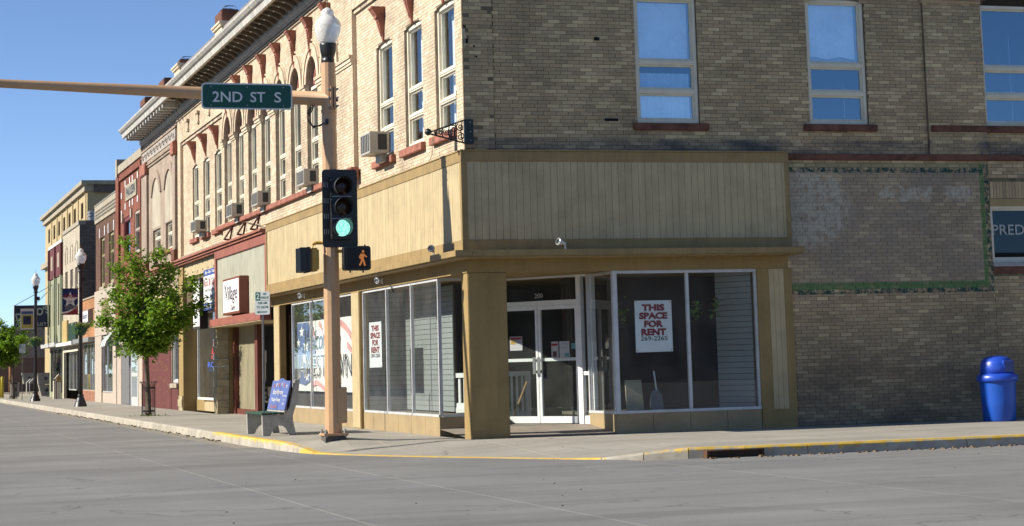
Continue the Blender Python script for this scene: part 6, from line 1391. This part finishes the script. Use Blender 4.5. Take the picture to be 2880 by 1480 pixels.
# rent posters
def poster(name_label, org, right, w_, h, txt_h):
    o = Vector(org); r_ = Vector(right).normalized(); u_ = Vector((0,0,1)); nn = r_.cross(u_)
    T = thing('rent_poster', org, name_label, 'poster', 'rent posters in the shop windows'); P = [o+r_*a+u_*c+nn*0.003*math.sin(a*9+c*5) for a, c in ((0,0),(w_,0.005),(w_,h),(0,h))]
    S = MB().face([tuple(p) for p in P]).build('sheet', pm('poster_paper', (0.98,1.03,1.05), 0.7, 0.04, 2, 0), T); rd = flat('poster_red', (0.36,0.018,0.03)); rs = flat('poster_shadow', (0.10,0.015,0.04))
    for k, (s_, f) in enumerate((('THIS',0.80),('SPACE',1.0),('FOR',0.66),('RENT',0.88))):
        c = o+r_*(w_*0.5)+u_*(h*(0.865-0.158*k)); tw = w_*0.76*f
        text(S, s_, tuple(c+r_*(-0.006)-u_*0.006), r_, u_, h*0.128, rs, tw, bold=0.042, eps=0.003); text(S, s_, tuple(c), r_, u_, h*0.128, rd, tw, bold=0.034, eps=0.005)
    text(S, '269-2265', tuple(o+r_*(w_*0.5)+u_*(h*0.265)), r_, u_, h*0.085, flat('poster_black', (0.02,0.02,0.025)), w_*0.72, bold=0.004, eps=0.005)
    b = MB()
    for a, c in ((0.03,0.03),(w_-0.03,0.03),(0.03,h-0.03),(w_-0.03,h-0.03)):
        q = o+r_*a+u_*c+nn*0.008; b.face([tuple(q+r_*0.011*math.cos(2*PI*i/8)+u_*0.011*math.sin(2*PI*i/8)) for i in range(8)])
    b.build('tape_dot', M_wood, S)
poster('white THIS SPACE FOR RENT poster in the right shop window', (3.205,0.062,1.455), (1,0,0), 0.73, 0.945, 1)
poster('narrow-looking THIS SPACE FOR RENT poster in the street-side corner window', (0.052,7.78,1.30), (0,-1,0), 1.10, 0.96, 1)
# welcome banner
WBN = thing('welcome_banner', (0.12, 12.5, 0.75), 'stars and stripes welcome banner filling the street-side window', 'banner')
M_wbw = pm('banner_cloth_white', (1.1,1.09,1.05), 0.8, 0.05, 1.2, 0); M_wbb = pm('banner_cloth_blue', (0.12,0.20,0.48), 0.8, 0.25, 1.2, 0); M_wbr = pm('banner_cloth_red', (1.0,0.48,0.46), 0.8, 0.25, 1.2, 0)
wy0, wy1, wz0, wz1 = 9.05, 15.75, 0.76, 2.46; wx = 0.14
def wv(y): return wx+0.01*math.sin(y*2.3)
n = 30; WS = MB().strip([(wv(wy0+(wy1-wy0)*i/n), wy0+(wy1-wy0)*i/n, wz0) for i in range(n+1)], [(wv(wy0+(wy1-wy0)*i/n), wy0+(wy1-wy0)*i/n, wz1) for i in range(n+1)]).build('cloth', M_wbw, WBN)
MB().face([(wx-0.02,y,z) for y, z in ((15.74,2.44),(14.35,2.44),(13.75,1.95),(13.6,1.45),(14.0,1.05),(14.9,0.9),(15.74,0.95))]).build('blue_field', M_wbb, WS)
for y0_, z0_, y1_, z1_, w0_ in ((14.3,2.42,13.6,2.0,0.16),(13.2,2.44,12.6,2.0,0.14),(12.3,2.4,10.9,1.3,0.15),(10.9,2.42,9.2,1.75,0.16),(10.2,1.9,9.1,1.2,0.14),(14.2,0.95,12.6,0.85,0.12),(12.4,1.25,11.4,0.9,0.12),(13.9,1.95,13.45,1.4,0.13)):
    b = MB(); A = []; B = []
    for i in range(9):
        t = i/8; y = y0_+(y1_-y0_)*t; z = z0_+(z1_-z0_)*t+0.12*math.sin(PI*t); A.append((wx-0.019,y,max(wz0,z-w0_))); B.append((wx-0.019,y,min(wz1,z)))
    b.strip(A, B).build('red_stripe', M_wbr, WS)
for y, z, s_ in ((15.2,2.22,0.16),(14.7,1.87,0.17),(14.95,1.55,0.16),(14.1,1.48,0.15),(15.6,1.95,0.12),(14.6,1.12,0.15)): b = MB(); b.v = []; b.face([(wx-0.022, y-(p[0])*2.0, p[2]) for p in star(0, z, s_, 0)]).build('star', M_wbw, WS)
wink = flat('banner_ink', (0.02,0.025,0.05))
text(WS, 'Welcome to', (wx-0.022,12.85,2.0), (0,-1,0), (0,0,1), 0.50, wink, 3.9, shear=0.35, bold=0.004); text(WS, 'JAMESTOWN', (wx-0.026,12.75,1.285), (0,-1,0), (0,0,1), 0.73, M_wbw, 6.2, bold=0.02, eps=0.003); text(WS, 'JAMESTOWN', (wx-0.030,12.75,1.285), (0,-1,0), (0,0,1), 0.69, wink, 6.1, bold=-0.012, eps=0.003)
# door notices
def dsheet(nm, lab, s0, s1, z0, z1, mm, lines=(), grp='notices on the glass doors'):
    P = [Rr+dv*s1-dn*0.006, Rr+dv*s0-dn*0.006]; T = thing(nm, (P[0].x,P[0].y,z0), lab, 'notice', grp); S = MB().face([(P[0].x,P[0].y,z0),(P[1].x,P[1].y,z0),(P[1].x,P[1].y,z1),(P[0].x,P[0].y,z1)]).build('sheet', mm, T)
    for (a0, a1, c0, c1, m2) in lines:
        Q = [Rr+dv*(s1-(s1-s0)*a0)-dn*0.009, Rr+dv*(s1-(s1-s0)*a1)-dn*0.009]; h = z1-z0; MB().face([(Q[0].x,Q[0].y,z0+h*c0),(Q[1].x,Q[1].y,z0+h*c0),(Q[1].x,Q[1].y,z0+h*c1),(Q[0].x,Q[0].y,z0+h*c1)]).build('print', m2, S)
M_pap = pm('notice_paper', (0.60,0.60,0.62), 0.7, 0.04, 3, 0); M_pr = flat('print_red', (0.40,0.05,0.05)); M_pg = flat('print_grey', (0.42,0.42,0.46)); M_pb = flat('print_brown', (0.15,0.08,0.06)); M_pt = flat('print_teal', (0.15,0.40,0.40))
dsheet('notice', 'white notice with a red heading on the left glass door', 1.70, 2.01, 1.56, 1.83, M_pap, ((0.05,0.95,0.78,0.94,M_pr),(0.5,0.9,0.5,0.72,M_pg),(0.06,0.45,0.45,0.74,flat('print_amber',(0.5,0.34,0.08)))))
dsheet('notice', 'narrow leaflet with red print and a brown photo on the right door', 0.815, 0.985, 1.39, 1.71, M_pap, ((0.05,0.9,0.74,0.88,M_pr),(0.2,0.75,0.08,0.42,M_pb)))
dsheet('notice', 'pale lilac leaflet next to the narrow one on the right door', 0.545, 0.79, 1.39, 1.71, M_pap, ((0.2,0.8,0.82,0.88,M_pg),(0.1,0.7,0.58,0.63,M_pg),(0.5,0.95,0.06,0.3,M_pt)))
dsheet('notice', 'small teal sticker at the right edge of the right door', 0.38, 0.50, 1.56, 1.67, M_pt)
# things left in the right-hand window
T = thing('snow_shovel', (3.75,0.62,0.36), 'snow shovel standing in the right shop window', 'shovel'); MB().tube([(3.80,0.62,0.75),(3.83,0.80,1.10)], 0.016, 6).build('handle', M_white, T); MB().prism([(3.64,0.56,0.37),(3.92,0.56,0.37),(3.90,0.60,0.66),(3.84,0.62,0.76),(3.74,0.62,0.76),(3.67,0.60,0.66)], (0,0.02,0)).build('blade', pm('grey_plastic', (0.17,0.18,0.19), 0.5), T)
setp(MB().prism([(3.18,0.55,0.36),(3.52,0.55,0.36),(3.54,0.72,0.95),(3.22,0.72,0.95)], (0,0.03,0)).build('leaning_board', pm('beige_board', (0.42,0.38,0.26), 0.8), None, org=(3.35,0.55,0.36)), 'beige board leaning in the right shop window', 'board')
setp(MB().tube([(2.05,4.05,0.2),(2.35,3.95,0.95)], 0.022, 6).build('broom_handle', pm('broom_wood', (0.45,0.28,0.12), 0.6), None, org=(2.05,4.05,0.2)), 'wooden broom handle leaning on the railing behind the left glass door', 'broom')
for x, y, z, lb in ((3.05,0.3,2.18,'yellow-green artificial flower hung at the left of the right window'),(4.55,0.35,2.22,'yellow-green artificial flower hung beside the centre mullion'),(5.02,0.5,2.30,'yellow-green artificial flower hung in front of the slat wall')):
    o = leaves(MB(), [(x+random.gauss(0,0.05), y+random.gauss(0,0.04), z+random.gauss(0,0.09)) for i in range(40)], 0.05, 0.1).build('hung_flower', M_leaf2, None, org=(x,y,z)); setp(o, lb, 'flower', 'artificial flowers hung in the window')
# ------------------------------------------------------------------ air conditioners
M_ac = pm('ac_casing', (0.58,0.55,0.47), 0.5, 0.06, 3); M_acd = pm('ac_grille_dark', (0.05,0.05,0.05), 0.6)
def aircon(y0, y1, z0, z1, out, lab, big=False, xin=0.02):
    T = thing('air_conditioner', (-out/2, (y0+y1)/2, z0), lab, 'air conditioner', 'window air conditioners on the street wall')
    MB().box(-out,y0,z0,xin,y1,z1).build('casing', M_ac, T, bevel=0.012)
    bx('grille', M_acd, T, -out-0.006, y0+0.06, z0+0.05, -out-0.0005, y1-0.06, z1-0.04); n = 5
    for i in range(n): bx('grille_bar', M_ac, T, -out-0.012, y0+0.06+(y1-y0-0.12)*(i+0.5)/n-0.014, z0+0.05, -out-0.0065, y0+0.06+(y1-y0-0.12)*(i+0.5)/n+0.014, z1-0.04)
    bx('side_vent', M_acd, T, -out*0.55, y0-0.004, z0+0.07, xin-0.05, y0-0.0005, z1-0.05)
    bx('support', M_ac, T, -0.12, y0+0.2, z0-0.16, 0.10, y1-0.2, z0-0.001)
aircon(5.58, 6.42, 5.70, 6.15, 0.40, 'large beige air conditioner in the window right of the pilaster')
aircon(12.55, 13.4, 5.68, 6.06, 0.33, 'grey air conditioner in the second arched bay, just left of the traffic light')
aircon(18.62, 19.5, 5.68, 6.06, 0.33, 'grey air conditioner in the fifth arched bay above the tan boards')
aircon(22.65, 23.55, 5.68, 6.06, 0.33, 'grey air conditioner above the farthest triangular brackets')
aircon(29.2, 30.15, 5.70, 6.06, 0.36, 'beige air conditioner farthest up the street, in the three-window panel')
# ------------------------------------------------------------------ scrolled iron sign bracket on the corner
T = thing('scroll_bracket', (0.0, -0.1, 5.3), 'black scrolled iron sign bracket jutting from the brick corner', 'bracket')
M_bg = pm('green_black_iron', (0.008,0.022,0.020), 0.45, 0.1, 4, spec=0.5); yb = -0.10
MB().box(-0.02,yb-0.006,5.27,0.145,yb+0.06,5.715).build('wall_plate', M_bg, T)
MB().tube([(-0.02,yb,5.70),(-0.66,yb,5.475)], 0.016, 6).build('top_bar', M_bg, T); MB().tube([(-0.02,yb,5.28),(-0.66,yb,5.44)], 0.016, 6).build('bottom_bar', M_bg, T); MB().lathe([(0.005,5.41),(0.05,5.43),(0.068,5.475),(0.05,5.52),(0.005,5.54)], -0.70, yb, 14).build('ball', M_bg, T, smooth=True)
def zlo(x): return 5.28+(-0.02-x)*0.25
def zhi(x): return 5.70-(-0.02-x)*0.352
b = MB(); n = 40                                          # plate with scroll cut-outs suggested by bars and leaves
def scroll(cx, cz, r_, turns, sgn):
    P = []
    for i in range(26):
        t = i/25; a = sgn*turns*2*PI*t; rr_ = r_*(1-0.85*t); P.append((cx+rr_*math.cos(a+2.2), yb, cz+rr_*math.sin(a+2.2)))
    return P
for cx, r_, ph, sg in ((-0.10,0.075,0.72,1),(-0.10,0.075,0.26,-1),(-0.22,0.07,0.68,-1),(-0.24,0.06,0.28,1),(-0.36,0.06,0.5,1),(-0.47,0.045,0.5,-1),(-0.56,0.028,0.5,1)):
    b.tube(scroll(cx, zlo(cx)+(zhi(cx)-zlo(cx))*ph, r_, 1.6, sg), 0.011, 5)
for i in range(5): x = -0.06-i*0.12; b.tube([(x,yb,zlo(x)),(x-0.03,yb,zlo(x)+(zhi(x)-zlo(x))*0.5),(x,yb,zhi(x))], 0.011, 4)
b.build('scrollwork', M_bg, T)
b = MB()
for z in (5.33,5.49,5.66): b.lathe([(0.016,0),(0.010,0.012)], 0, 0, 6); k = 12; pts = b.v[-k:]; b.v[-k:] = [(0.09+p[0], yb-0.006-p[2], z+p[1]) for p in pts]
b.build('bolt', M_steel, T)
# flood lights on the ledge
def flood(x, y, z, d, lab):
    T = thing('flood_light', (x, y, z), lab, 'flood light', 'flood lights on the tan shopfront'); d = Vector(d).normalized(); p = Vector((x,y,z))
    MB().tube([p-d*0.10, p-d*0.03, p+d*0.03, p+d*0.07], [0.022,0.035,0.062,0.068], 12).build('reflector', M_alu, T, smooth=True); MB().tube([p+d*0.0705, p+d*0.085], 0.062, 12, 0.04).build('lens', pm('lamp_lens', (0.75,0.77,0.8), 0.1, 0.03, 5, 0, metal=0.6), T, smooth=True); MB().tube([p-d*0.08, p-d*0.08+Vector((0.02,0.0,-0.1))], 0.014, 6).build('arm', M_alu, T)
flood(-0.36, 1.05, 3.43, (-0.5,-0.75,0.35), 'silver flood light on the ledge near the corner'); flood(1.60, -0.56, 3.45, (-0.9,-0.3,0.25), 'bright flood light on the ledge below the shaded boards')
flood(-0.25, 5.6, 3.09, (-0.7,-0.4,-0.2), 'small spot under the ledge above the corner window'); flood(-0.25, 13.4, 3.08, (-0.7,-0.4,-0.2), 'small spot under the ledge above the welcome banner')
# loose cables on the street wall
q = MB().tube([(-0.03,2.05,5.62),(-0.04,2.06,5.3),(-0.16,2.07,5.05)], 0.008, 4); setp(q.build('wall_cable', pm('cable_beige', (0.40,0.33,0.22), 0.7), None), 'short thin cable dangling below the first corner window', 'cable'); b = MB(); b.tube([(0.02,22.6,5.52),(-0.07,21.5,5.42),(-0.09,20.0,5.25),(-0.12,18.9,5.15),(-0.14,18.6,5.16)], 0.014, 4)
setp(b.build('wall_cable', pm('cable_beige', (0.40,0.33,0.22), 0.7), None), 'loose cable drooping from the red sill band to the tan boards', 'cable')
b = MB(); b.box(1.58+0.98,-0.012,7.23,2.66,0.0,7.29); b.box(2.72,-0.01,5.72,2.98,0.0,5.77); b.box(0.20,-0.045,7.05,0.23,-0.03,7.08); b.box(0.24,-0.045,6.86,0.27,-0.03,6.89); setp(b.build('wall_anchor', M_dark, None, org=(1.5,0,6.5)), 'dark iron anchor stubs left in the shaded brick wall', 'wall anchor')
